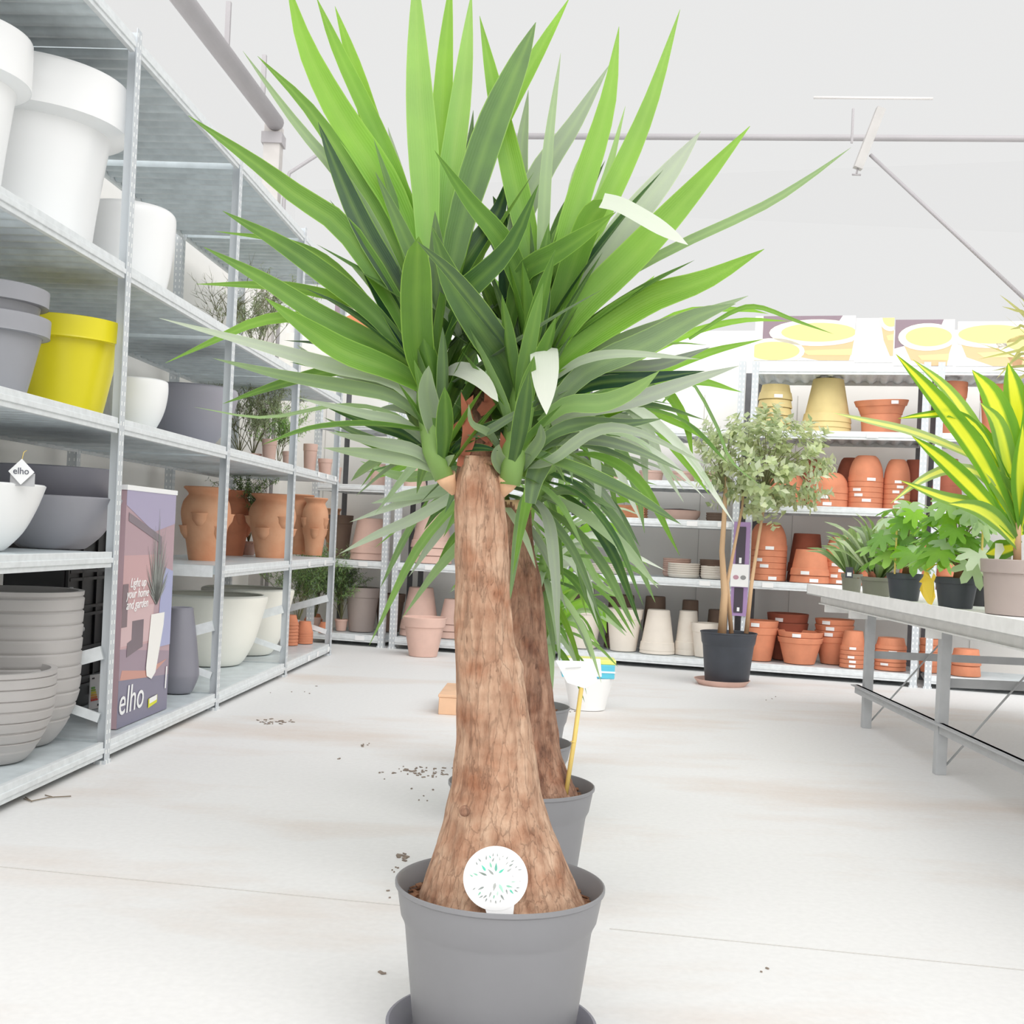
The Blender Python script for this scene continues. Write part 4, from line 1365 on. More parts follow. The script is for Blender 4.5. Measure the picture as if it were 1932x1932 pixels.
def grow(mb, axis, n, ln, wd, el0, el1, org, tone=(0.15, 0.45), azr=(0, 2 * pi), droop=0.25, pale=0.12, seed=1, fold=0.25, back=None):
    """leaves spiralling up a stem given by two points; el0 at the foot, el1 at the top (elevation in degrees)"""
    r = random.Random(seed)
    a, b_ = Vector(axis[0]), Vector(axis[1])
    for i in range(n):
        g = (i + 0.5) / n
        az = i * 2.39996 + r.uniform(-.25, .25)
        if back and sin(az) < back and r.random() < 0.8:
            az = -az
        el = radians(el0 + (el1 - el0) * g ** 0.9 + r.uniform(-9, 9))
        p = a.lerp(b_, g)
        h = Vector((cos(az), sin(az), 0))
        d = h * cos(el) + Vector((0, 0, sin(el)))
        L_ = r.uniform(*ln) * (0.8 + 0.3 * sin(pi * g))
        dr = droop * (1 - max(0, sin(el))) * r.uniform(.3, 1.4)
        p0 = p - org
        side = Vector((-sin(az), cos(az), 0)) * r.uniform(-.06, .06)
        p1 = p0 + d * L_ * 0.35
        p2 = p0 + d * L_ * 0.7 + side * L_ + Vector((0, 0, -dr * L_ * 0.25))
        p3 = p0 + d * L_ * 0.98 + side * 2 * L_ + Vector((0, 0, -dr * L_ * 0.75))
        mb.leaf([p0, p1, p2, p3], r.uniform(*wd), hint=Vector((0, 0, 1)) * 0.8 - h * 0.5 + Vector((r.uniform(-.3, .3), -0.35, 0)),
                tone=r.uniform(*tone), pale=r.random() ** 3 * pale * 1.6, fold=fold)
    return mb


Y1 = 1.91
O1 = Vector((at(944, 1662, Y1).x, Y1, 0.0))
O1 = Vector((O1.x, Y1, 0))
yu = empty('potted_yucca', O1)
tag(yu, 'tall thick trunked yucca in a grey nursery pot standing in front', 'plant')
R1_ = 0.1695
zrim = at(944, 1662, Y1).z
# pot stands in its saucer
pz = 0.008
pot_o = put('nursery_pot', nursery_pot(None, R1_, zrim - pz, POTG), (0, 0, pz), None, None, parent=yu)
soilz = zrim - 0.034
so = soil_mesh(R1_ * 0.925, seed=3).build('soil', SOIL, yu); so.location = (0, 0, soilz)
# saucer under it: a thing of its own
me = lathe_mesh('plant_saucer', [(0, 0), (0.135, 0), (0.142, 0.004), (0.166, 0.030), (0.170, 0.032), (0.171, 0.035), (0.166, 0.036), (0.160, 0.031), (0.139, 0.007), (0, 0.007)], DGREYP, n=64)
put('plant_saucer', me, (O1.x - 0.004, Y1, 0.0003), 'dark grey round saucer under the pot of the front yucca', 'saucer')

T1 = [(1712, 786, 1112), (1690, 792, 1102), (1650, 803, 1082), (1610, 817, 1064), (1570, 829, 1047), (1530, 839, 1031), (1490, 848, 1019), (1440, 856, 1010), (1400, 859, 1004), (1350, 859, 998), (1300, 859, 991),
      (1255, 858, 984), (1235, 858, 974), (1170, 858, 968), (1100, 861, 963), (1050, 859, 960), (1000, 857, 957), (950, 855, 954), (915, 854, 952), (890, 860, 945), (862, 864, 935)]
tr = trunk_mesh(T1, Y1, O1, 0.0045, 2.0, burl=((at(975, 1245, Y1).z, -0.35, 0.028, 0.006), (at(1060, 1590, Y1).z, -0.25, 0.02, 0.005), (at(955, 1540, Y1).z, -1.4, 0.035, 0.004)))
tro = tr.build('trunk', BARK, yu)
# root flare lumps and a knot
kn = MB()
c = at(877, 1530, Y1 - 0.085) - O1
kn.lathe([(0, -0.006), (0.006, -0.005), (0.009, 0.0), (0.006, 0.0045), (0.003, 0.002), (0, 0.002)], 16)
kn.v = [(c.x + x, c.y - z, c.z + y) for x, y, z in kn.v]
kn.build('knot', BARKD, tro)
# sawn collars where the two heads break out
for (x, y, w_, dx) in ((842, 905, 26, -1), (958, 912, 22, 1)):
    c = at(x, y, Y1 - 0.02) - O1
    vs = []
    mb = MB()
    pts = [at(x - 24 * (1 if dx < 0 else .2), y - 14, Y1 - .02) - O1, at(x + 26 * (1 if dx > 0 else .4), y - 16, Y1 - .03) - O1, at(x + 14, y + 22, Y1 - .045) - O1, at(x - 4, y + 34, Y1 - .045) - O1]
    mb.tube([at(x - dx * 16, y + 26, Y1 - .01) - O1, at(x - dx * 3, y + 4, Y1 - .015) - O1, at(x + dx * 2, y - 8, Y1 - .02) - O1, at(x + dx * 2, y - 9, Y1 - .02) - O1], [0.006, 0.014, 0.0175, 0.012], 14)
    mb.build('collar', CUTW, tro)
# dry husks at the cut top
hk = MB()
for (pts, w_) in ((((868, 880), (885, 820), (870, 740)), 26), (((930, 880), (950, 850), (945, 815)), 18), (((900, 830), (880, 780), (893, 745)), 22), (((925, 850), (960, 845), (985, 838)), 12), (((850, 810), (870, 800), (880, 792)), 14), (((905, 780), (925, 760), (915, 735)), 30), (((905, 850), (925, 835), (900, 822)), 14)):
    traced(hk, pts, w_, Y1 - 0.02, -0.02, org=O1)
hk.a = [(0, 0, 0)] * len(hk.v)
hk.build('dry_husks', ORANGEH, yu)
cap = MB().tube([at(900, 880, Y1) - O1, at(900, 800, Y1 + .01) - O1, at(905, 720, Y1 + .03) - O1], [0.03, 0.026, 0.012], 18)
cap.build('trunk_stub', BARKD, tro)

# two heads: green sheathed stems
sL = [at(838, 902, Y1 - .02), at(818, 850, Y1 - .02), at(806, 760, Y1 - .02), at(806, 660, Y1 - .01), at(808, 600, Y1)]
sR = [at(962, 915, Y1 - .02), at(970, 850, Y1 - .02), at(984, 760, Y1 - .02), at(1004, 660, Y1 - .02), at(1014, 600, Y1 - .01)]
hdL = MB().tube([p - O1 for p in sL], [0.016, 0.018, 0.018, 0.014, 0.006], 18).build('leafy_stem', SHEATH, yu)
hdR = MB().tube([p - O1 for p in sR], [0.017, 0.022, 0.022, 0.016, 0.006], 18).build('leafy_stem', SHEATH, yu)

LL = MB()
RR = MB()


def L(pts, w, dY, tone=.4, pale=0., **k):
    traced(LL, pts, w, Y1 - .01, dY, tone, pale, org=O1, **k)


def Rr(pts, w, dY, tone=.4, pale=0., **k):
    traced(RR, pts, w, Y1 - .01, dY, tone, pale, org=O1, **k)


# back and upper leaves, first head
L([(812, 600), (765, 430), (715, 330), (640, 215), (578, 90), (540, -40)], 60, 0.10, .92)
L([(815, 570), (770, 400), (715, 260), (640, 100), (597, -5)], 36, 0.16, .8)
L([(818, 560), (770, 400), (715, 280), (670, 130), (632, 12)], 42, 0.20, .85)
L([(810, 560), (803, 350), (790, 150), (783, -70)], 58, 0.05, .95, .10)
L([(830, 560), (830, 360), (838, 140), (852, -50)], 42, 0.16, .85)
L([(838, 560), (845, 380), (872, 170), (890, -15)], 46, 0.12, .9, .1)
L([(840, 600), (880, 420), (930, 260), (1010, 110), (1075, -5)], 42, 0.14, .88)
L([(835, 600), (868, 430), (925, 250), (975, 130), (1011, 42)], 62, 0.02, .35, .08)
L([(800, 640), (770, 520), (690, 370), (590, 215), (486, 106)], 38, 0.06, .55)
L([(795, 640), (750, 520), (670, 370), (560, 235), (458, 96)], 26, 0.0, .45, .25)
L([(800, 660), (760, 560), (690, 440), (640, 330), (600, 230)], 44, -0.02, .08, .03)
L([(790, 690), (750, 610), (690, 490), (640, 400)], 40, 0.02, .02)
L([(800, 700), (760, 600), (655, 440), (560, 370), (470, 300), (355, 218)], 46, -0.04, .5)
L([(790, 690), (700, 590), (600, 510), (520, 455), (420, 398)], 44, 0.0, .4)
L([(780, 680), (650, 520), (550, 460), (404, 436)], 18, 0.08, .55)
L([(800, 710), (730, 660), (610, 600), (500, 530), (384, 466)], 42, -0.04, .45)
L([(790, 670), (680, 580), (560, 545), (470, 538), (370, 536)], 22, 0.05, .6)
L([(815, 740), (740, 700), (650, 665), (580, 620), (500, 562)], 52, -0.08, .62)
L([(805, 740), (740, 690), (650, 630), (560, 600), (480, 610), (400, 645), (312, 685)], 26, -0.02, .6)
L([(815, 790), (740, 720), (620, 690), (500, 655), (300, 600)], 32, -0.06, .3, .55)
L([(812, 800), (740, 750), (650, 730), (530, 708), (402, 676)], 30, -0.02, .4, .2)
L([(800, 770), (700, 700), (620, 702), (520, 728), (420, 762)], 26, 0.04, .4)
L([(812, 830), (740, 780), (640, 765), (500, 788), (366, 768)], 9, 0.0, .5, .2)
L([(815, 810), (770, 760), (700, 720), (610, 690), (560, 650)], 28, 0.05, .3, .5)
L([(818, 850), (760, 800), (680, 780), (560, 750)], 22, -.03, .35, .4)
L([(822, 860), (760, 820), (700, 800), (600, 760)], 24, .02, .1)
L([(825, 880), (780, 850), (710, 835), (620, 815)], 26, -.03, .4, .45)
L([(828, 880), (770, 862), (700, 830), (612, 788)], 22, .04, .2, .1)
L([(830, 890), (780, 870), (700, 858), (610, 845)], 30, -.02, .45, .35)
L([(830, 885), (800, 870), (740, 850), (630, 812)], 30, .03, .3)
L([(806, 720), (790, 660), (786, 560), (790, 446)], 60, -0.18, .5, prof='blunt')
L([(812, 700), (830, 620), (870, 560), (960, 470), (1016, 348)], 52, -0.10, .25)
L([(836, 700), (810, 560), (760, 440), (708, 324)], 34, -0.12, .3, .1)
L([(870, 640), (850, 600), (800, 560), (776, 555)], 20, -.1, .3, .3)
L([(800, 640), (790, 560), (760, 470), (730, 380)], 40, 0.08, .1)
L([(815, 640), (830, 520), (850, 440), (880, 330), (893, 208)], 36, 0.10, .15, .1)
L([(805, 620), (795, 520), (765, 380), (732, 240)], 34, 0.2, .3, .45)
L([(838, 868), (818, 800), (806, 740), (809, 690)], 40, -0.10, .35, .35, prof='wide')
L([(832, 905), (838, 880), (848, 868), (858, 858)], 20, -0.04, .5, .3)
L([(834, 704), (868, 697), (908, 718), (940, 758)], 36, -.12, .3, .85, prof='wide', fold=.08)
L([(845, 860), (880, 830), (940, 800), (958, 806)], 22, -.05, .15)
L([(850, 790), (900, 820), (960, 790), (1010, 755)], 20, -.08, .25, .2)
L([(852, 850), (900, 845), (940, 850)], 16, -.05, .05)
L([(812, 640), (850, 540), (895, 470), (940, 400), (960, 330)], 42, .06, .1)
L([(815, 660), (800, 560), (815, 480), (830, 400)], 40, .04, .2)
L([(815, 600), (800, 500), (740, 420), (680, 340), (650, 300)], 40, .08, .2, .3)

# second head
Rr([(1015, 620), (1000, 480), (968, 330), (935, 180), (905, 30)], 48, 0.06, .75)
Rr([(1020, 600), (1024, 450), (1034, 280), (1058, 100)], 24, 0.02, .6, .35)
Rr([(1000, 600), (985, 480), (980, 330), (997, 170)], 40, 0.14, .4, .3)
Rr([(960, 560), (975, 440), (1020, 330), (1080, 240), (1150, 122)], 48, 0.12, .3, .35)
Rr([(1030, 640), (1055, 500), (1100, 350), (1145, 200), (1168, 50)], 48, 0.0, 1.0, .05)
Rr([(1035, 640), (1075, 520), (1160, 350), (1225, 200), (1283, 18)], 44, 0.06, .88, .05)
Rr([(1040, 620), (1075, 480), (1130, 380), (1180, 200)], 26, 0.16, .9, .2)
Rr([(1060, 560), (1075, 450), (1090, 340), (1110, 270)], 34, 0.16, .5, .5)
Rr([(1040, 660), (1090, 560), (1180, 430), (1260, 330), (1322, 248)], 58, 0.04, .35, .55)
Rr([(1030, 680), (1090, 590), (1200, 480), (1300, 370), (1415, 238)], 64, -0.06, .9, .03)
Rr([(1030, 650), (1060, 560), (1092, 470), (1118, 408), (1150, 384)], 50, -0.08, .65, .0, fold=.15, prof='blunt')
traced(RR, [(1136, 380), (1170, 388), (1215, 412), (1258, 438), (1298, 462)], 34, Y1 - .10, -0.05, .5, 1.0, org=O1, fold=.1, prof='cut')
Rr([(1040, 690), (1110, 570), (1250, 480), (1430, 395), (1520, 340), (1606, 278)], 20, 0.08, .55, .2)
Rr([(1040, 700), (1110, 640), (1220, 570), (1330, 530), (1442, 470)], 60, -0.02, .8)
Rr([(1040, 700), (1130, 660), (1240, 620), (1330, 590), (1412, 558)], 30, 0.1, .4, .3)
Rr([(1040, 770), (1110, 700), (1220, 650), (1310, 600), (1388, 573)], 52, 0.0, .35, .2)
Rr([(1045, 715), (1100, 680), (1180, 668), (1322, 678)], 20, -0.08, .4, .55)
Rr([(1040, 800), (1110, 775), (1200, 755), (1300, 720), (1395, 690)], 34, 0.02, .2, .5)
Rr([(1020, 800), (1070, 765), (1140, 762), (1200, 735), (1244, 700)], 40, -0.08, .65, .15)
Rr([(960, 620), (985, 520), (1050, 480), (1110, 440), (1162, 400)], 44, -0.14, .5)
Rr([(1010, 640), (990, 560), (950, 460), (885, 380), (820, 284)], 44, -0.10, .5)
Rr([(985, 790), (960, 700), (905, 620), (850, 530), (815, 428)], 66, -0.14, .3, .05)
Rr([(1000, 790), (965, 700), (900, 620), (850, 560), (826, 470)], 16, -0.12, .2, .4)
Rr([(1000, 720), (960, 640), (940, 610), (918, 592)], 20, -0.1, .35, .3)
Rr([(1000, 700), (975, 620), (960, 540), (950, 450)], 50, 0.0, .02)
Rr([(1008, 660), (990, 560), (985, 460), (990, 380)], 36, 0.03, .3)
Rr([(1015, 640), (1000, 540), (960, 440), (930, 370)], 46, 0.08, .1)
Rr([(1020, 640), (1030, 540), (1045, 470), (1080, 380)], 36, .02, .55, .1)
Rr([(1020, 700), (1020, 662), (1026, 655), (1028, 690), (1029, 735), (1031, 782)], 54, -.18, .5, .95, prof='cut', fold=.08)
Rr([(1000, 860), (1040, 820), (1100, 800), (1180, 800), (1250, 790)], 28, -.02, .2, .1)
Rr([(990, 870), (1040, 835), (1120, 830), (1200, 850), (1290, 890)], 26, .04, .15, .2)
Rr([(985, 880), (1040, 870), (1120, 815), (1200, 815), (1340, 880)], 24, -.05, .3, .4)
Rr([(975, 900), (1000, 860), (1020, 830), (1020, 800)], 26, -.08, .3, .2, prof='wide')
Rr([(960, 900), (945, 880), (938, 860), (942, 838)], 30, -.06, .35, .25, prof='wide')
Rr([(1000, 950), (1010, 900), (1035, 850), (1040, 800)], 40, .02, .2, .1)
Rr([(955, 870), (925, 820), (890, 800), (884, 762)], 16, -.1, .5, .3)
Rr([(1050, 760), (1120, 725), (1220, 715), (1330, 700)], 34, .05, .05)
Rr([(1050, 740), (1130, 700), (1240, 690), (1340, 655)], 30, .08, .1, .3)
Rr([(1045, 720), (1110, 650), (1180, 600), (1260, 560)], 40, .10, .15)
Rr([(1040, 680), (1090, 600), (1150, 520), (1230, 450)], 40, .12, .1)
grow(LL, (sL[1], sL[4]), 34, (.24, .38), (.026, .042), -12, 74, O1, (0.05, .4), seed=4, pale=.15, back=0.15)
grow(RR, (sR[1], sR[4]), 36, (.24, .38), (.028, .044), -14, 74, O1, (0.05, .4), seed=9, pale=.15, back=0.15)
grow(LL, (sL[0], sL[3]), 34, (.14, .24), (.022, .034), 50, 78, O1, (0.2, .6), seed=14, pale=.1, fold=.4, droop=.1)
grow(RR, (sR[0], sR[3]), 40, (.14, .26), (.024, .036), 50, 78, O1, (0.2, .6), seed=15, pale=.1, fold=.4, droop=.1)
LL.build('leaves', LEAFY, hdL)
RR.build('leaves', LEAFY, hdR)

# round plant tag in the front pot
Yt = Y1 - 0.135
ct = at(935, 1657, Yt)
tgp = empty('plant_tag', (ct.x, Yt, ct.z))
tag(tgp, 'round white plant tag with a wreath of green and grey drops stuck in the soil', 'tag')
rt_ = 61.0 * Yt / F
mb = MB().lathe([(0, 0), (rt_, 0), (rt_, 0.0016), (0, 0.0016)], 64)
mb.v = [(x, -z, y) for x, y, z in mb.v]
mb.prism([(-0.018 * 0.8, -0.0012, -rt_ * .9), (rt_ * .62, -0.0012, -rt_ * .70), (rt_ * .56, -0.0012, -rt_ - 0.035), (0.0, -0.0012, -rt_ - 0.035)], (0, 0.001, 0))
mb.build('disc', PAPER, tgp, autosmooth=30)
DROPS = [(833, 1612, 0), (937, 0, 0)]
# drops: centre x,y on the tag, length direction point, width, shade   (tag drawing measured in a 1932-wide crop, 12.075 px per px)
drops = [(680, 460, 0, -55, 24, 'g'), (762, 438, -22, -38, 20, 't'), (833, 388, 5, -42, 18, 'g'), (930, 388, -4, -38, 16, 'g'), (840, 500, 20, -52, 26, 'g'), (985, 470, -5, -50, 14, 'l'), (1060, 415, 22, -22, 14, 'l'), (1155, 445, 18, -36, 18, 'g'),
         (530, 522, -35, -38, 24, 'g'), (466, 600, -20, -38, 20, 'g'), (785, 620, -26, -70, 34, 'm'), (912, 665, 0, -105, 46, 'T'), (630, 700, -52, -68, 40, 't2'), (1042, 748, 62, -52, 36, 't2'), (1218, 720, 55, -40, 30, 'l'), (1255, 604, 52, -34, 26, 'g'),
         (1285, 512, 38, -24, 18, 'g'), (1160, 565, 32, -38, 16, 'l'), (1370, 643, 22, -24, 16, 'g'), (1460, 702, 50, -4, 12, 'g'), (450, 850, -58, -22, 26, 'm'), (355, 885, -42, -24, 20, 'm'), (615, 830, -100, -38, 34, 'G'), (795, 780, -72, -66, 36, 'G2'),
         (1325, 984, 60, -6, 8, 'm'), (1480, 964, 40, 2, 5, 'l'), (1298, 858, -30, -22, 6, 'l'), (590, 1165, -72, 38, 34, 'g'), (430, 1188, -34, 26, 16, 'g'), (895, 1120, -16, 95, 50, 'l'), (1055, 1150, 55, 100, 46, 'm2'), (1235, 1094, 78, 14, 32, 'm'),
         (1435, 1116, 44, -4, 18, 'g'), (1395, 1188, 46, 26, 22, 'g'), (1292, 1213, 48, 48, 30, 't2'), (1183, 1220, 18, 60, 24, 'g'), (560, 1290, -32, 44, 26, 'm'), (805, 1300, -24, 70, 28, 'l'), (975, 1268, -2, 60, 26, 'm3'), (893, 1350, -8, 48, 22, 'm'),
         (1088, 1348, 44, 62, 30, 'g'), (690, 1350, -42, 36, 24, 'g'), (600, 1355, -44, 28, 18, 'g'), (720, 1425, -20, 42, 20, 'g'), (828, 1445, 8, 34, 16, 'l'), (942, 1462, 8, 36, 16, 'g'), (1045, 1440, -6, 32, 16, 'l'), (735, 1170, -44, 60, 40, 'p')]
shades = {'g': (146, 154, 150), 'G': (122, 136, 128), 'G2': (152, 158, 154), 'l': (172, 176, 172), 't': (120, 186, 164), 'T': (104, 176, 156), 't2': (90, 200, 172), 'm': (138, 196, 170), 'm2': (172, 222, 200), 'm3': (192, 224, 206), 'p': (228, 240, 232)}
groups = {}
for (x, y, dx, dy, w_, c) in drops:
    groups.setdefault(c, []).append((x, y, dx, dy, w_))
for c, ds in groups.items():
    mb = MB()
    for (x, y, dx, dy, w_) in ds:
        k = Yt / F / 12.075
        X, Z = (x - 912) * k, -(y - 932) * k
        D = Vector((dx * k, 0, -dy * k))
        n_ = D.length
        S = Vector((D.z, 0, -D.x)) / n_ * (w_ * 0.5 * k * 1.6)
        C_ = Vector((X, -0.0026, Z))
        pts = [C_ - D, C_ - D * .5 + S * .8, C_ + S * .75, C_ + D * .5 + S * .35, C_ + D, C_ + D * .5 - S * .35, C_ - S * .75, C_ - D * .5 - S * .8]
        mb.prism(pts, (0, 0.0006, 0))
    mb.build('printed_drops', flat('drop_%s' % c, *shades[c], rough=.5), tgp)
mb = MB()
for i in range(15):
    k = Yt / F / 12.075
    x, y = 340 + i * 62, 1030 - i * 15 + rnd.uniform(-12, 12)
    X, Z = (x - 912) * k, -(y - 932) * k
    mb.prism([(X - 18 * k, -0.0026, Z + 12 * k), (X - 10 * k, -.0026, Z + 14 * k), (X + 14 * k, -.0026, Z - 12 * k), (X + 6 * k, -.0026, Z - 14 * k)], (0, .0006, 0))
mb.build('faint_print', flat('faint_ink', 214, 216, 214), tgp)


# ---- second yucca
Y2 = 2.69
c = at(984, 1477, Y2)
O2 = Vector((c.x, Y2, 0))
y2 = empty('potted_yucca', O2)
tag(y2, 'second yucca with drooping leaves standing directly behind the front one', 'plant')
z2 = c.z
put('nursery_pot', nursery_pot(None, 0.167, z2, POTG), (0, 0, 0.0005), None, None, parent=y2)
so = soil_mesh(0.167 * 0.925, seed=7).build('soil', SOIL, y2); so.location = (0, 0, z2 - 0.03)
T2 = [(1500, 885, 1092), (1478, 890, 1082), (1440, 902, 1066), (1400, 912, 1055), (1350, 920, 1048), (1280, 925, 1039), (1200, 928, 1031), (1130, 932, 1024), (1080, 934, 1017), (1040, 937, 1008), (990, 938, 1004), (948, 938, 1003)]
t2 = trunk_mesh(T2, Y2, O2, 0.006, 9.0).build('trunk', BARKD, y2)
MB().tube([at(972, 962, Y2) - O2, at(972, 944, Y2) - O2], [0.037, 0.040], 24).build('sawn_top', CUTW, t2)
sA = [at(1000, 950, Y2 - .03), at(1030, 880, Y2 - .03), at(1060, 780, Y2 - .03), at(1085, 700, Y2)]
sB = [at(950, 960, Y2), at(925, 880, Y2), at(900, 800, Y2), at(890, 730, Y2)]
hA = MB().tube([p - O2 for p in sA], [0.02, 0.026, 0.026, 0.012], 14).build('leafy_stem', SHEATH, y2)
hB = MB().tube([p - O2 for p in sB], [0.02, 0.024, 0.024, 0.012], 14).build('leafy_stem', SHEATH, y2)
A2, B2_ = MB(), MB()


def A(pts, w, dY, tone=.4, pale=0., **k):
    traced(A2, pts, w, Y2 - .02, dY, tone, pale, org=O2, **k)


def B(pts, w, dY, tone=.4, pale=0., **k):
    traced(B2_, pts, w, Y2 - .02, dY, tone, pale, org=O2, **k)


A([(1080, 760), (1180, 690), (1300, 630), (1400, 605), (1490, 606)], 16, .1, .95)
A([(1080, 770), (1200, 700), (1320, 650), (1440, 632), (1395, 640)], 14, .1, .9) if False else None
A([(1080, 780), (1200, 720), (1330, 668), (1440, 640)], 20, .05, .85)
A([(1090, 760), (1190, 650), (1290, 590), (1400, 585), (1450, 592)], 14, .1, .95)
A([(1090, 740), (1150, 620), (1200, 560), (1235, 520)], 22, .1, .9)
A([(1085, 740), (1140, 650), (1180, 600), (1245, 540)], 26, .06, .6)
A([(1300, 640), (1380, 590), (1430, 580), (1500, 605), (1572, 630)], 11, .0, .6)
A([(1100, 800), (1200, 740), (1310, 720), (1400, 740)], 22, .05, .8)
A([(1070, 820), (1130, 760), (1200, 770), (1290, 850), (1340, 920), (1385, 988)], 20, -.1, .7, .85)
A([(1080, 820), (1150, 760), (1220, 790), (1290, 870), (1340, 935)], 20, .02, .75, 0)
A([(1060, 850), (1120, 790), (1160, 830), (1200, 920), (1216, 1006)], 24, .0, .4, .1)
A([(1060, 850), (1110, 800), (1150, 850), (1185, 930), (1210, 985)], 18, -.1, .4, .75)
A([(1080, 830), (1160, 740), (1240, 730), (1290, 790), (1308, 870)], 26, .1, .75)
A([(1070, 830), (1150, 760), (1215, 800), (1250, 880), (1290, 948)], 20, .0, .4, .55)
A([(1060, 850), (1100, 790), (1140, 830), (1150, 900), (1168, 980)], 22, .1, .55, .1)
A([(1060, 850), (1090, 800), (1120, 850), (1128, 920), (1130, 985)], 20, -.08, .4, .6)
A([(1080, 830), (1150, 790), (1210, 810), (1215, 870), (1222, 935)], 22, .1, .3, .5)
A([(1080, 830), (1180, 770), (1280, 800), (1330, 830)], 16, .1, .85)
A([(1090, 830), (1180, 800), (1260, 820), (1330, 900), (1345, 930)], 14, -.1, .6, .6)
A([(1060, 860), (1120, 830), (1200, 840), (1260, 870), (1330, 940)], 16, -.14, .5, .8)
A([(1250, 760), (1300, 720), (1350, 800), (1380, 870), (1440, 920)], 7, .0, .5, .1)
A([(1050, 880), (1090, 840), (1130, 880), (1180, 940), (1220, 955)], 18, .1, .8)
A([(1040, 900), (1080, 870), (1120, 880), (1180, 900), (1240, 915)], 16, .05, .5, .2)
A([(1030, 910), (1060, 880), (1110, 900), (1160, 960), (1185, 1010)], 16, .0, .2, .3)
A([(1030, 930), (1080, 930), (1150, 945), (1230, 935)], 18, .15, .85)
A([(1010, 950), (1060, 925), (1110, 935), (1165, 963)], 20, -.1, .35, .15)
B([(900, 840), (840, 840), (760, 880), (700, 905)], 20, .05, .6)
B([(910, 880), (850, 890), (760, 900), (680, 870)], 24, .0, .5, .2)
B([(920, 900), (860, 920), (770, 935), (700, 950)], 26, -.05, .4, .4)
B([(930, 920), (870, 930), (780, 980), (710, 1010), (640, 1045)], 22, -.12, .4, .5)
B([(925, 910), (850, 925), (760, 950), (660, 985)], 20, -.05, .4, .5)
B([(920, 900), (850, 880), (790, 850), (740, 800)], 26, .05, .3)
B([(930, 930), (880, 935), (830, 960), (800, 1000)], 18, .1, .3)
B([(900, 860), (820, 830), (740, 850), (680, 920)], 14, .1, .4)
grow(A2, (sA[0], sA[3]), 60, (.26, .42), (.022, .036), -35, 60, O2, (0.1, .6), seed=21, pale=.3, droop=.7)
grow(B2_, (sB[0], sB[3]), 44, (.24, .38), (.020, .034), -30, 60, O2, (0.1, .6), seed=22, pale=.3, droop=.6)
A2.build('leaves', LEAFD, hA)
B2_.build('leaves', LEAFD, hB)

# cane with a blank card standing in the second pot
p0, p1 = at(1067, 1494, Y2 - .06), at(1097, 1297, Y2 - .03)
cn = empty('cane_label', p0)
tag(cn, 'yellow bamboo cane carrying a blank white card in the second pot', 'label')
MB().tube([Vector((0, 0, -.012)), (p1 - p0) * .5 + Vector((0.002, 0, 0)), p1 - p0], 0.0052, 10).tube([(p1 - p0) * .47, (p1 - p0) * .48], 0.0062, 10).build('cane', BAMBOO, cn)
q = [at(x, y, Y2 - .035) - p0 for x, y in ((1048, 1246), (1116, 1248), (1128, 1285), (1103, 1299), (1070, 1288))]
MB().prism(q, (0, 0.002, 0)).build('card', PAPER, cn)
mb = MB()
a_, b_ = at(1067, 1261, Y2 - .038) - p0, at(1096, 1259, Y2 - .038) - p0
mb.bar(a_, b_, 0.001, 0.0016).build('print_line', flat('line_grey', 206, 206, 206), cn)


# ---- third, fourth and fifth yuccas of the row
def far_yucca(Yc, xc, yrim, R, label, stems, seed, n, ln=(.22, .36), droop=.8, trunk=None, extra=()):
    c = at(xc, yrim, Yc)
    O = Vector((c.x, Yc, 0))
    r = empty('potted_yucca', O)
    tag(r, label, 'plant')
    put('nursery_pot', nursery_pot(None, R, c.z, POTG), (0, 0, .0005), None, None, parent=r)
    so = soil_mesh(R * .925, seed=seed).build('soil', SOIL, r); so.location = (0, 0, c.z - .03)
    if trunk:
        trunk_mesh(trunk, Yc, O, 0.005, seed, n=36, dens=30).build('trunk', BARKD, r)
    for j, (pa, pb) in enumerate(stems):
        P = [at(pa[0], pa[1], Yc), at(pb[0], pb[1], Yc)]
        st = MB().tube([P[0] - O, (P[0] + P[1]) / 2 - O, P[1] - O], [0.02, 0.022, 0.01], 12).build('leafy_stem', SHEATH, r)
        mb = MB()
        grow(mb, P, n, ln, (.018, .030), -40, 62, O, (0.2, .8), seed=seed + j * 7, pale=.4, droop=droop)
        for (pts, w_, dY, tone, pale) in (extra if j == 0 else ()):
            traced(mb, pts, w_, Yc, dY, tone, pale, org=O)
        mb.build('leaves', LEAFD, st)
    return r


far_yucca(3.42, 972, 1398, 0.165, 'third yucca of the row with its head of pale leaves beside the dark trunk', [((1020, 1110), (1048, 985))], 31, 58,
          trunk=[(1420, 920, 1030), (1380, 935, 1015), (1300, 950, 1008), (1200, 975, 1020), (1100, 995, 1035)],
          extra=[([(1040, 1060), (1110, 1010), (1180, 1040), (1255, 1076)], 14, -.1, .6, .9), ([(1040, 1050), (1120, 990), (1170, 1010), (1198, 1034)], 20, .0, .95, 0),
                 ([(1040, 1070), (1090, 1040), (1130, 1100), (1170, 1130)], 14, .0, .7, .2), ([(1040, 1060), (1080, 1020), (1110, 1080), (1165, 1125)], 18, .05, .5, .7),
                 ([(1030, 1060), (1100, 1000), (1160, 1010), (1188, 1065)], 10, .05, .5, .3), ([(1030, 1080), (1080, 1060), (1110, 1110), (1115, 1145)], 22, -.05, .4, .8)])
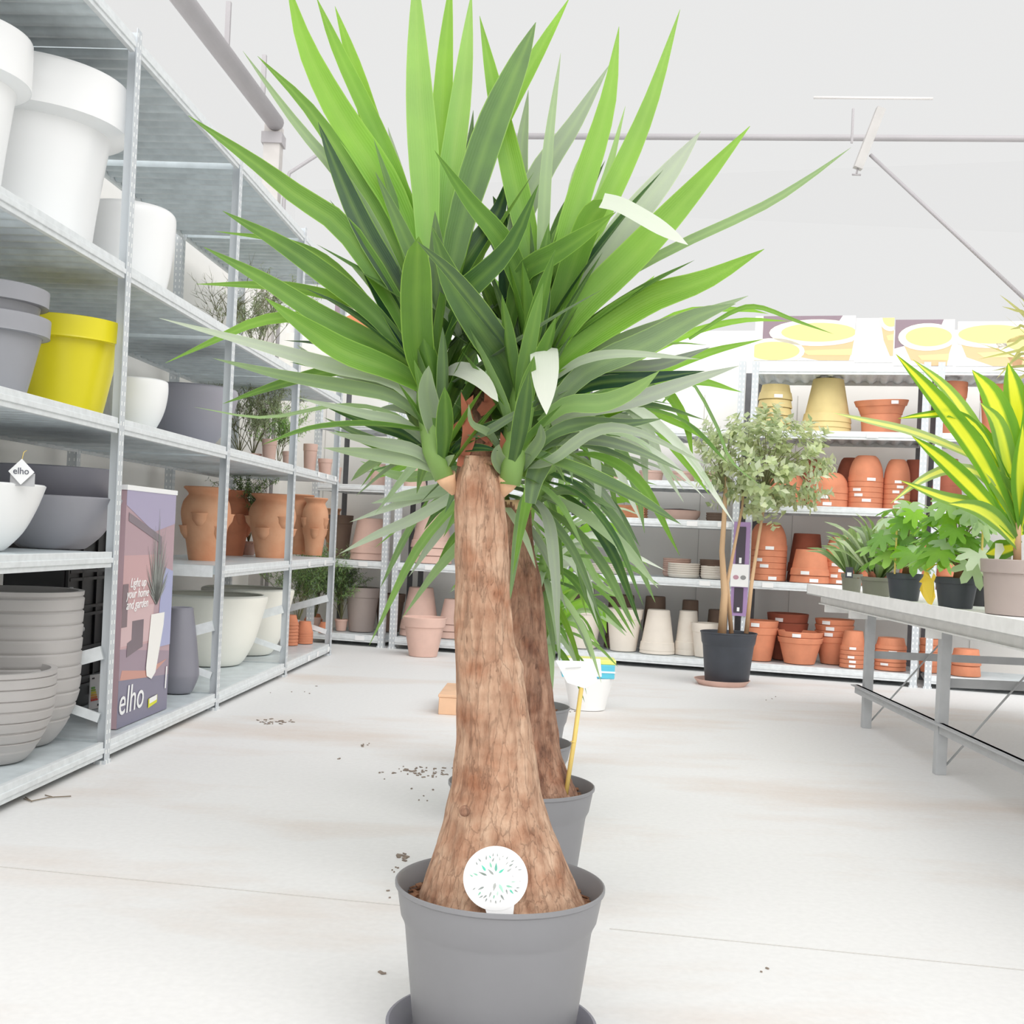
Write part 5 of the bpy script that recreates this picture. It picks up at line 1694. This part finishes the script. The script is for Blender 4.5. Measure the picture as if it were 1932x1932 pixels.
far_yucca(4.05, 985, 1330, 0.165, 'fourth smaller yucca of the row with arching leaves over the white tub', [((1032, 1210), (1046, 1115))], 47, 34, (.16, .30), 1.0,
          extra=[([(1040, 1190), (1090, 1140), (1130, 1150), (1145, 1195)], 20, .0, .85, 0), ([(1040, 1190), (1100, 1150), (1150, 1170), (1181, 1200)], 14, .0, .6, .3),
                 ([(1040, 1200), (1080, 1170), (1105, 1200), (1121, 1250)], 20, .0, .5, .3), ([(1040, 1180), (1070, 1120), (1110, 1080), (1060, 1160)], 22, .0, .8, .1),
                 ([(1035, 1180), (1060, 1120), (1078, 1080)], 24, .0, .85, .05), ([(1036, 1290), (1034, 1240), (1036, 1195)], 20, -.05, .5, .5)])

# white tub with a blue band and a yellow lid behind the row
P = onz(1108, 1338, 0)
Ytb = P.y
tb = empty('plant_food_tub', (P.x, P.y, 0))
tag(tb, 'white tapered tub with a blue band and yellow lid on the floor behind the yuccas', 'tub')
k = Ytb / F
MB().lathe([(0, 0), (30 * k, 0), (33 * k, .004), (47 * k, 62 * k), (45 * k, 62 * k), (0, 60 * k)], 32).build('body', WHITEP, tb, autosmooth=40)
mb = MB().box((-52 * k, -30 * k, 62 * k), (46 * k, 30 * k, 88 * k)); mb.build('blue_band', flat('band_blue', 96, 196, 220, .35), tb, bevel=.004)
MB().box((-53 * k, -31 * k, 73 * k), (47 * k, 31 * k, 76 * k)).build('white_stripe', PAPER, tb)
MB().box((-50 * k, -29 * k, 88 * k), (48 * k, 29 * k, 97 * k)).build('lid', flat('lid_yellow', 232, 236, 130, .4), tb, bevel=.004)
MB().prism([(-30 * k, -32 * k, 64 * k), (22 * k, -32 * k, 66 * k), (18 * k, -32 * k, 99 * k), (-42 * k, -32 * k, 98 * k)], (0, .002, 0)).build('paper_label', PAPER, tb)
# terracotta trough behind the big trunk
P = onz(843, 1349, 0)
tt = empty('terracotta_trough', (P.x + .10, P.y, 0), -0.04)
tag(tt, 'low terracotta coloured block lying on the floor behind the big trunk', 'block')
MB().box((-0.14, 0, 0), (0.14, 0.42, 0.078)).box((-0.143, -0.003, 0.078), (0.143, 0.423, 0.092)).build('block_body', mat('peach_clay', srgb(232, 190, 156), .85, 0, .05, 8), tt, bevel=.003)


# ================================================================== SHRUB IN A BLACK POT
YS = 7.0
c = at(1375, 1192, YS)
OS = Vector((c.x, YS, 0))
sh = empty('potted_shrub', OS)
tag(sh, 'small leaved shrub on bare tan stems in a black pot before the terracotta shelving', 'plant')
put('nursery_pot', nursery_pot(None, 0.168, c.z - 0.014, BLACKP), (0, 0, 0.014), None, None, parent=sh)
so = soil_mesh(0.155, seed=5).build('soil', SOIL, sh); so.location = (0, 0, c.z - .03)
me = lathe_mesh('plant_saucer', [(0, 0), (0.135, 0), (0.14, 0.004), (0.160, 0.028), (0.166, 0.034), (0.160, 0.034), (0.138, 0.012), (0, 0.012)], TERRAP, n=48)
put('plant_saucer', me, (at(1362, 1285, YS).x, YS, 0.0003), 'terracotta saucer under the black shrub pot', 'saucer')
for pts, r0 in ((((1362, 1195), (1367, 1120), (1362, 1040), (1366, 980), (1370, 900)), .026), (((1380, 1195), (1372, 1100), (1386, 1030), (1400, 960), (1405, 900)), .014),
                (((1408, 1195), (1418, 1100), (1432, 1010), (1443, 950), (1440, 900)), .014)):
    MB().tube([at(x, y, YS + (.02 if r0 < .02 else -.02)) - OS for x, y in pts], [r0, r0 * .8, r0 * .62, r0 * .55, r0 * .4], 10).build('stem', CANE, sh)
mb = MB()
tw = MB()
cc = at(1445, 885, YS)
r = random.Random(5)
hub = [at(1370, 930, YS), at(1403, 930, YS), at(1441, 930, YS)]
for i in range(250):
    while True:
        u = Vector((r.uniform(-1, 1), r.uniform(-1, 1), r.uniform(-1, 1)))
        if 0.25 < u.length < 1: break
    p = Vector((cc.x + u.x * 0.40 - 0.06 * u.z, YS + u.y * 0.30, cc.z + u.z * 0.30 + (0.05 if u.x > 0 else 0)))
    if i < 16:
        p = at(r.uniform(1320, 1360), r.uniform(800, 930), YS + r.uniform(-.2, .2))
    h = min(hub, key=lambda q: (q - p).length)
    mid = (h + p) / 2 + Vector((0, 0, 0.04))
    if i % 3 == 0:
        tw.tube([h - OS, mid - OS, p - OS], [0.004, 0.0025, 0.0012], 5, cap=False)
    n_ = r.randint(7, 11)
    dr_ = (p - Vector((cc.x, YS, cc.z - .1))).normalized()
    for k in range(n_):
        a = 2.4 * k + r.uniform(-.4, .4)
        s1_ = dr_.cross(Vector((0.2, .1, 1))).normalized()
        s2_ = dr_.cross(s1_)
        d = (s1_ * cos(a) + s2_ * sin(a)) + dr_ * r.uniform(0, .9)
        mb.small_leaf(p - OS + dr_ * (-.035 + .01 * k), d, dr_ + Vector((0, 0, .5)), r.uniform(.042, .066), r.uniform(.030, .044), r.uniform(.1, 1), r.random() ** 2 * .5)
mb.build('leaves', LEAFT, tw.build('twigs', TWIG, sh))

# ================================================================== PLANTS ON THE BENCH
ZTB = BT - 0.0178


def bench_pot(X, Y, R, zr, m, soil=True, rim=.2, name='pot', parent=None, ratio=.8):
    h = zr - ZTB
    o = put('nursery_pot', lathe_mesh('nursery_pot', prof_std(R, R * ratio, h, rim=rim, out=.05), m), (0, 0, 0.0005), None, None, parent=parent)
    so = soil_mesh(R * .9, seed=X, amp=.003).build('soil', SOIL, parent)
    so.location = (0, 0, h - .016)
    return h


def sago(X, Y, R, zr, m, label, seed, n, ln):
    o = empty('strap_leaved_plant', (X, Y, ZTB))
    tag(o, label, 'plant')
    h = bench_pot(X, Y, R, zr, m, parent=o)
    r = random.Random(seed)
    bb = MB()
    for k in range(7):
        a = r.uniform(0, 6.28)
        bb.tube([(cos(a) * .02, sin(a) * .02, h - .02), (cos(a) * .035, sin(a) * .035, h + .008), (cos(a) * .045, sin(a) * .045, h + .025)], [.012, .011, .004], 8)
    bb.build('brown_bulbs', mat('bulb_brown', srgb(176, 110, 84), .8, 0, .1, 20), o)
    lf = MB()
    for k in range(n):
        az = k * 2.4 + r.uniform(-.3, .3)
        el = radians(r.uniform(38, 86))
        L_ = r.uniform(*ln)
        hd = Vector((cos(az), sin(az), 0))
        p0 = Vector((cos(az) * .02, sin(az) * .02, h - .01))
        d = hd * cos(el) + Vector((0, 0, sin(el)))
        lf.leaf([p0, p0 + d * L_ * .4, p0 + d * L_ * .75 + hd * .02, p0 + d * L_ * .95 + hd * .07 - Vector((0, 0, .02))], r.uniform(.036, .058), hint=Vector((0, 0, 1)) - hd * .4 + Vector((0, -.5, 0)), tone=r.uniform(.1, .9), pale=r.random() ** 2 * .6, prof='wide', n=9)
    lf.build('leaves', LEAFS, o)


sago(1.665, 5.36, 0.073, 0.712, OLIVE, 'strap leaved plant in a grey olive pot at the far bench corner', 3, 40, (.20, .34))
sago(1.655, 5.72, 0.052, 0.716, OLIVE, 'smaller strap leaved plant behind the one at the bench corner', 8, 26, (.18, .28))


def lobed_leaf(mb, c, nrm, up, R, tone, pale=0.0, lobes=7):
    nrm = Vector(nrm).normalized()
    u = Vector(up) - nrm * Vector(up).dot(nrm)
    u.normalize()
    s = u.cross(nrm)
    vs, at_ = [c], [(tone, 0, pale)]
    n = lobes * 4
    for i in range(n + 1):
        a = radians(-150 + 300 * i / n)
        k = i % 4
        rr = R * (1.0, .86, .52, .86)[(k + 2) % 4] * (1.0 - .25 * abs(a) / 2.6)
        d = u * cos(a) + s * sin(a)
        vs.append(c + d * rr - nrm * (rr * rr * 1.6 / max(R, .01) * .22))
        at_.append((tone, .6 if rr > R * .6 else .2, pale))
    mb.add(vs, [(0, i + 1, i + 2) for i in range(n)], at_, smooth=True)


def fatsia(X, Y, R, zr, label, seed, n, yel=None):
    o = empty('lobed_leaf_plant', (X, Y, ZTB))
    tag(o, label, 'plant')
    h = bench_pot(X, Y, R, zr, BLACKP, parent=o, ratio=.74)
    r = random.Random(seed)
    MB().tube([(0, 0, h - .02), (.008, 0, h + .05), (.0, .004, h + .13)], [.016, .014, .008], 10).tube([(.03, .01, h - .02), (.035, 0, h + .04), (.028, .004, h + .09)], [.012, .012, .006], 10).build('woody_stem', mat('stem_red_brown', srgb(166, 116, 92), .8, 0, .1, 20), o)
    lf, pt = MB(), MB()
    for k in range(n):
        az = k * 2.4 + r.uniform(-.4, .4)
        g = k / n
        rad = r.uniform(.05, .16) * (1 - .3 * g)
        c_ = Vector((cos(az) * rad, sin(az) * rad, h + .05 + .23 * g + r.uniform(-.02, .03)))
        p0 = Vector((0, 0, h + .04 + .08 * g))
        pt.tube([p0, (p0 + c_) / 2 + Vector((0, 0, .02)), c_], [.0035, .003, .002], 6, cap=False)
        hd = Vector((cos(az), sin(az), 0))
        lobed_leaf(lf, c_, Vector((0, 0, 1)) + hd * r.uniform(.1, .9) + Vector((0, -.4, 0)), hd + Vector((0, 0, -.3)), r.uniform(.07, .108), r.uniform(.2, 1), r.random() ** 3 * .9)
    pt.build('leaf_stalks', mat('stalk_green', srgb(150, 160, 96), .6, 0, .1, 20), o)
    lf.build('leaves', LEAFB, o)
    return o, h


fatsia(1.665, 4.98, 0.077, 0.741, 'lobed leaf plant in a black pot nearest the strap leaved plants', 4, 30)
fo, fh = fatsia(1.690, 4.47, 0.082, 0.742, 'lobed leaf plant in a black pot beside the big taupe pot with a yellow leaf', 6, 36)
yl = MB()
p0 = at(1748, 1076, 4.42) - fo.location
yl.tube([Vector((-.05, 0, fh + .05)), (p0 + Vector((-.05, 0, fh + .05))) / 2 + Vector((0, 0, .01)), p0], .0025, 6, cap=False)
q = [at(x, y, 4.42 + dy) - fo.location for x, y, dy in ((1744, 1078, 0), (1752, 1080, .01), (1757, 1092, .01), (1762, 1080, .0), (1766, 1088, 0), (1762, 1098, .01), (1763, 1112, .01), (1765, 1126, 0), (1758, 1142, 0), (1750, 1138, .005), (1742, 1126, .01), (1735, 1112, .0), (1740, 1100, .01), (1734, 1098, 0), (1742, 1088, 0))]
yl.prism(q, (0, .001, 0))
yl.a = [(0, 0, 0)] * len(yl.v)
yl.build('yellow_leaf', flat('withered_yellow', 232, 200, 70), fo)
# canes and tags in the bench pots
for (x, y0_, y1_, Y, lab) in ((1688, 1083, 978, 4.93, 'yellow cane standing in the first black pot on the bench'), (1850, 1090, 990, 4.36, 'yellow cane standing before the big taupe pot')):
    a_, b_ = at(x, y0_, Y), at(x + 5, y1_, Y)
    a_.z = max(a_.z, ZTB + .001)
    o = empty('plant_cane', a_)
    tag(o, lab, 'cane')
    MB().tube([(0, 0, 0), b_ - a_], .0042, 8).build('cane', BAMBOO, o)
for (x, y, Y, w_, h_, lab) in ((1602, 1080, 5.3, 7, 20, 'small dark plant tag with a white patch in the corner pot'), ):
    p = at(x, y + h_ * .5, Y)
    o = empty('plant_tag', p)
    tag(o, lab, 'tag')
    k = Y / F
    MB().box((-w_ * k, 0, 0), (w_ * k, .0015, h_ * k)).build('card', flat('tag_dark', 70, 70, 80), o)
    MB().box((-w_ * .6 * k, -.001, h_ * .15 * k), (w_ * .6 * k, 0, h_ * .5 * k)).build('white_patch', PAPER, o)
P = at(1878, 1040, 4.2)
o = empty('plant_tag', (P.x, 4.13, 0.80))
tag(o, 'clear pale plant tag standing in the big taupe pot', 'tag')
MB().box((-.03, 0, 0), (.028, .0015, .075)).build('card', flat('tag_sage_white', 226, 230, 222, .3), o)

# big taupe pot with striped leaves
YC = 4.10
c = at(1952, 1058, YC)
OC = Vector((c.x, YC, ZTB))
co = empty('striped_leaf_plant', OC)
tag(co, 'tall plant with yellow striped leaves in a big taupe pot on the bench', 'plant')
hC = bench_pot(OC.x, YC, 0.178, c.z, TAUPE, parent=co, rim=.24, ratio=.86)
st = MB().tube([(-.06, 0, hC - .02), (-.065, 0, hC + .12), (-.05, 0, hC + .32)], [.014, .012, .006], 10).build('cane_stem', CANE, co)
mb = MB()
for pts, w_, dY, tone, pale in (([(1912, 1000), (1850, 870), (1770, 760), (1690, 668)], 46, -.1, .8, 0), ([(1915, 960), (1850, 830), (1790, 740), (1722, 678)], 30, .1, .9, .1),
                                ([(1920, 960), (1900, 840), (1870, 750), (1834, 698)], 56, .05, 1, 0), ([(1915, 1010), (1840, 930), (1780, 872), (1720, 822)], 42, -.15, .6, 0),
                                ([(1915, 1010), (1850, 960), (1780, 940), (1698, 906)], 30, -.1, .5, .1), ([(1915, 1000), (1860, 905), (1800, 885), (1740, 905), (1680, 950)], 22, -.1, .4, .3),
                                ([(1910, 920), (1850, 815), (1800, 782), (1740, 784), (1694, 790)], 18, -.1, .5, 0), ([(1905, 900), (1810, 850), (1720, 815), (1640, 795), (1572, 779)], 18, -.05, .7, .4),
                                ([(1925, 950), (1922, 820), (1912, 740), (1902, 684)], 54, .1, .8, 0), ([(1930, 950), (1950, 800), (1965, 640)], 54, .0, .8, 0),
                                ([(1920, 1030), (1880, 985), (1840, 960), (1790, 950)], 40, -.12, .3, .1), ([(1925, 1010), (1890, 900), (1850, 820), (1800, 765)], 40, .1, .7, 0),
                                ([(1930, 1000), (1900, 880), (1880, 800), (1850, 760)], 40, .0, .6, .1), ([(1930, 1000), (1960, 900), (2000, 820)], 46, -.1, .5, 0), ([(1930, 1000), (1925, 900), (1930, 800)], 46, -.1, .7, 0),
                                ([(1925, 1030), (1885, 1040), (1860, 1045)], 40, .1, .3, 0), ([(1928, 1010), (1900, 940), (1870, 900), (1835, 865)], 44, -.02, .5, .1)):
    mb_ = traced(mb, pts, w_, YC, dY, tone, pale, org=OC)
mb.build('leaves', LEAFC, st)
# spiky neighbour reaching in from beyond the frame edge
YD = 4.45
c = at(2040, 1060, YD)
OD = Vector((c.x, YD + .12, ZTB))
do = empty('spiky_leaf_plant', OD)
tag(do, 'thin leaved spiky plant reaching in above the striped leaves', 'plant')
hD = bench_pot(OD.x, OD.y, 0.11, .76, BLACKP, parent=do)
tp = at(2010, 690, YD)
st = MB().tube([(0, 0, hD - .02), (tp - OD) * .5, tp - OD], [.014, .012, .01], 10).build('cane_stem', CANE, do)
mb = MB()
r = random.Random(8)
for pts in ([(1950, 660), (1845, 678)], [(1940, 640), (1885, 662)], [(1935, 668), (1900, 690)], [(1935, 600), (1886, 556)], [(1940, 598), (1890, 578)], [(1935, 620), (1905, 622)], [(1938, 655), (1880, 715)], [(1940, 705), (1870, 760)], [(1950, 745), (1880, 870)], [(1960, 610), (1925, 560)], [(1950, 690), (1870, 700)]):
    (xa, ya), (xb, yb) = pts
    traced(mb, [(2008, 690), (xa, ya), ((xa + xb) / 2, (ya + yb) / 2 - 2), (xb, yb)], 6, YD, r.uniform(-.25, .05), r.uniform(.3, .9), .1, org=OD)
grow(mb, (OD + (tp - OD) * .9, tp), 40, (.25, .4), (.010, .014), -10, 80, OD, (.2, .8), seed=77)
mb.build('leaves', leaf_mat('olive_spike_leaf', srgb(110, 120, 60), srgb(190, 196, 110), srgb(200, 150, 100), srgb(220, 224, 200), .4), st)
# small black pot beside the taupe one
p = at(1846, 1120, 4.75)
put('nursery_pot', lathe_mesh('nursery_pot', prof_std(.045, .036, .13), flat('black_pot', 50, 50, 54)), (p.x, 4.75, ZTB + .0005), 'small black pot squeezed beside the big taupe pot', 'flower pot')


# ================================================================== WISPY PLANTS ON THE SHELVES
def wispy(fr, x, y, t, zb, ztop, spread, label, seed, m=TWIG, n=9, leaf_n=60, potm=TERRAP, lean=0.0, potr=.05, leafm=None):
    P, Y, s = spot(fr, x, y, t)
    o = empty('wispy_plant', (P.x, P.y, zb))
    tag(o, label, 'plant')
    r = random.Random(seed)
    h = potr * 1.7
    put('pot', lathe_mesh('pot', prof_std(potr, potr * .7, h), potm), (0, 0, .0005), None, None, parent=o)
    so = soil_mesh(potr * .88, amp=.002).build('soil', SOIL, o); so.location = (0, 0, h - .01)
    tw, lf = MB(), MB()
    H_ = ztop - zb

    def grow_(p, d, L_, rad, depth):
        n_ = 4
        pts = [p]
        for k in range(n_):
            d = (d + Vector((r.uniform(-.25, .25), r.uniform(-.25, .25), r.uniform(-.15, .2)))).normalized()
            p = p + d * L_ / n_
            pts.append(p)
            if depth < 2 and k > 0:
                for _ in range(2):
                    d2 = (d + Vector((r.uniform(-.9, .9), r.uniform(-.9, .9), r.uniform(-.4, .5)))).normalized()
                    grow_(p, d2, L_ * r.uniform(.3, .55), rad * .6, depth + 1)
            if leaf_n and depth > 0:
                for _ in range(2):
                    lf.small_leaf(p, Vector((r.uniform(-1, 1), r.uniform(-1, 1), r.uniform(-.8, .8))), (0, -.4, 1), r.uniform(.02, .04), .006, r.random(), .2)
        tw.tube(pts, [rad * (1 - .2 * i) for i in range(len(pts))], 5, cap=False)
    for k in range(n):
        az = r.uniform(0, 6.28)
        grow_(Vector((0, 0, h - .01)), Vector((cos(az) * spread + lean, sin(az) * spread * .6, 1)).normalized(), H_ * r.uniform(.6, .95), .003, 0)
    to = tw.build('twigs', m, o)
    if leaf_n:
        lf.build('leaves', leafm or LEAFT, to)


wispy(LF, 438, 610, .35, ZUs, 2.05, .45, 'bare twiggy plant on the upper shelf at the second post', 1, leaf_n=0)
wispy(LF, 492, 600, .32, ZUs, 2.08, .45, 'leafy twiggy plant on the upper shelf past the second post', 2)
wispy(LF, 452, 850, .45, ZMs, 1.53, .4, 'bare twiggy plant behind the dark grey planter', 3, leaf_n=0)
wispy(LF, 478, 855, .38, ZMs, 1.55, .3, 'tall green wispy plant on the shelf past the second post', 4)
wispy(LF, 526, 860, .48, ZMs, 1.52, .4, 'green wispy plant behind the narrow clay pots', 5, leafm=LEAFB)
wispy(LF, 565, 1110, .36, .076, .50, .25, 'dark green wispy plant behind the small orange stacks', 6, n=14, leafm=LEAFD)
wispy(LF, 596, 1120, .34, .076, .50, .12, 'dark green wispy plant at the shaded corner behind the small orange pots', 7, n=14, leafm=LEAFD)
wispy(BF, 645, 1150, .18, B0, .44, .15, 'green wispy plant spilling past the corner post', 8, n=14, leafm=LEAFD)
wispy(LF, 470, 1000, .42, ZT2s, .98, .1, 'green wispy plant between the strawberry pots', 9, n=9, leafm=LEAFD)

# ================================================================== CRUMBS ON THE FLOOR
mb = MB()
r = random.Random(2)
for (x, y, sx_, sy_, n_, sz) in ((790, 1456, 60, 10, 60, .005), (525, 1362, 45, 5, 26, .006), (690, 1406, 8, 4, 5, .005), (638, 1432, 3, 2, 2, .006), (762, 1616, 16, 8, 12, .006), (745, 1640, 8, 20, 5, .004), (722, 1836, 5, 2, 2, .006), (1125, 1322, 14, 3, 8, .007),
                                 (1136, 1336, 5, 2, 2, .006), (1450, 1830, 20, 8, 2, .004), (1460, 1322, 30, 10, 3, .005), (800, 1500, 30, 20, 5, .004), (560, 1300, 60, 15, 5, .004), (735, 1690, 10, 10, 2, .004), (1090, 1345, 40, 6, 4, .005)):
    for _ in range(n_):
        p = onz(x + r.gauss(0, .5) * sx_, y + r.gauss(0, .5) * sy_, 0.0015)
        M = Matrix.Translation(p) @ Matrix.Rotation(r.uniform(0, 6), 4, 'Z') @ Matrix.Rotation(r.uniform(-.3, .3), 4, 'X')
        l = sz * r.uniform(.4, 1.5)
        mb.box((-l, -l * .5, -.0012), (l, l * .5, .0015), M)
tag(mb.build('soil_crumbs', mat('dry_soil', srgb(150, 136, 124), .95, 0, .1, 60)), 'scattered crumbs of dry soil on the pale floor', 'soil', None, 'stuff')
mb = MB()
for pts in (((45, 1507), (60, 1511), (95, 1504), (134, 1502)), ((85, 1500), (98, 1503)), ((60, 1512), (48, 1504))):
    mb.tube([onz(x, y, .004) for x, y in pts], .0018, 5)
tag(mb.build('dry_straw', mat('straw', srgb(140, 128, 112), .9)), 'dry straw lying on the floor in front of the ribbed planters', 'straw')
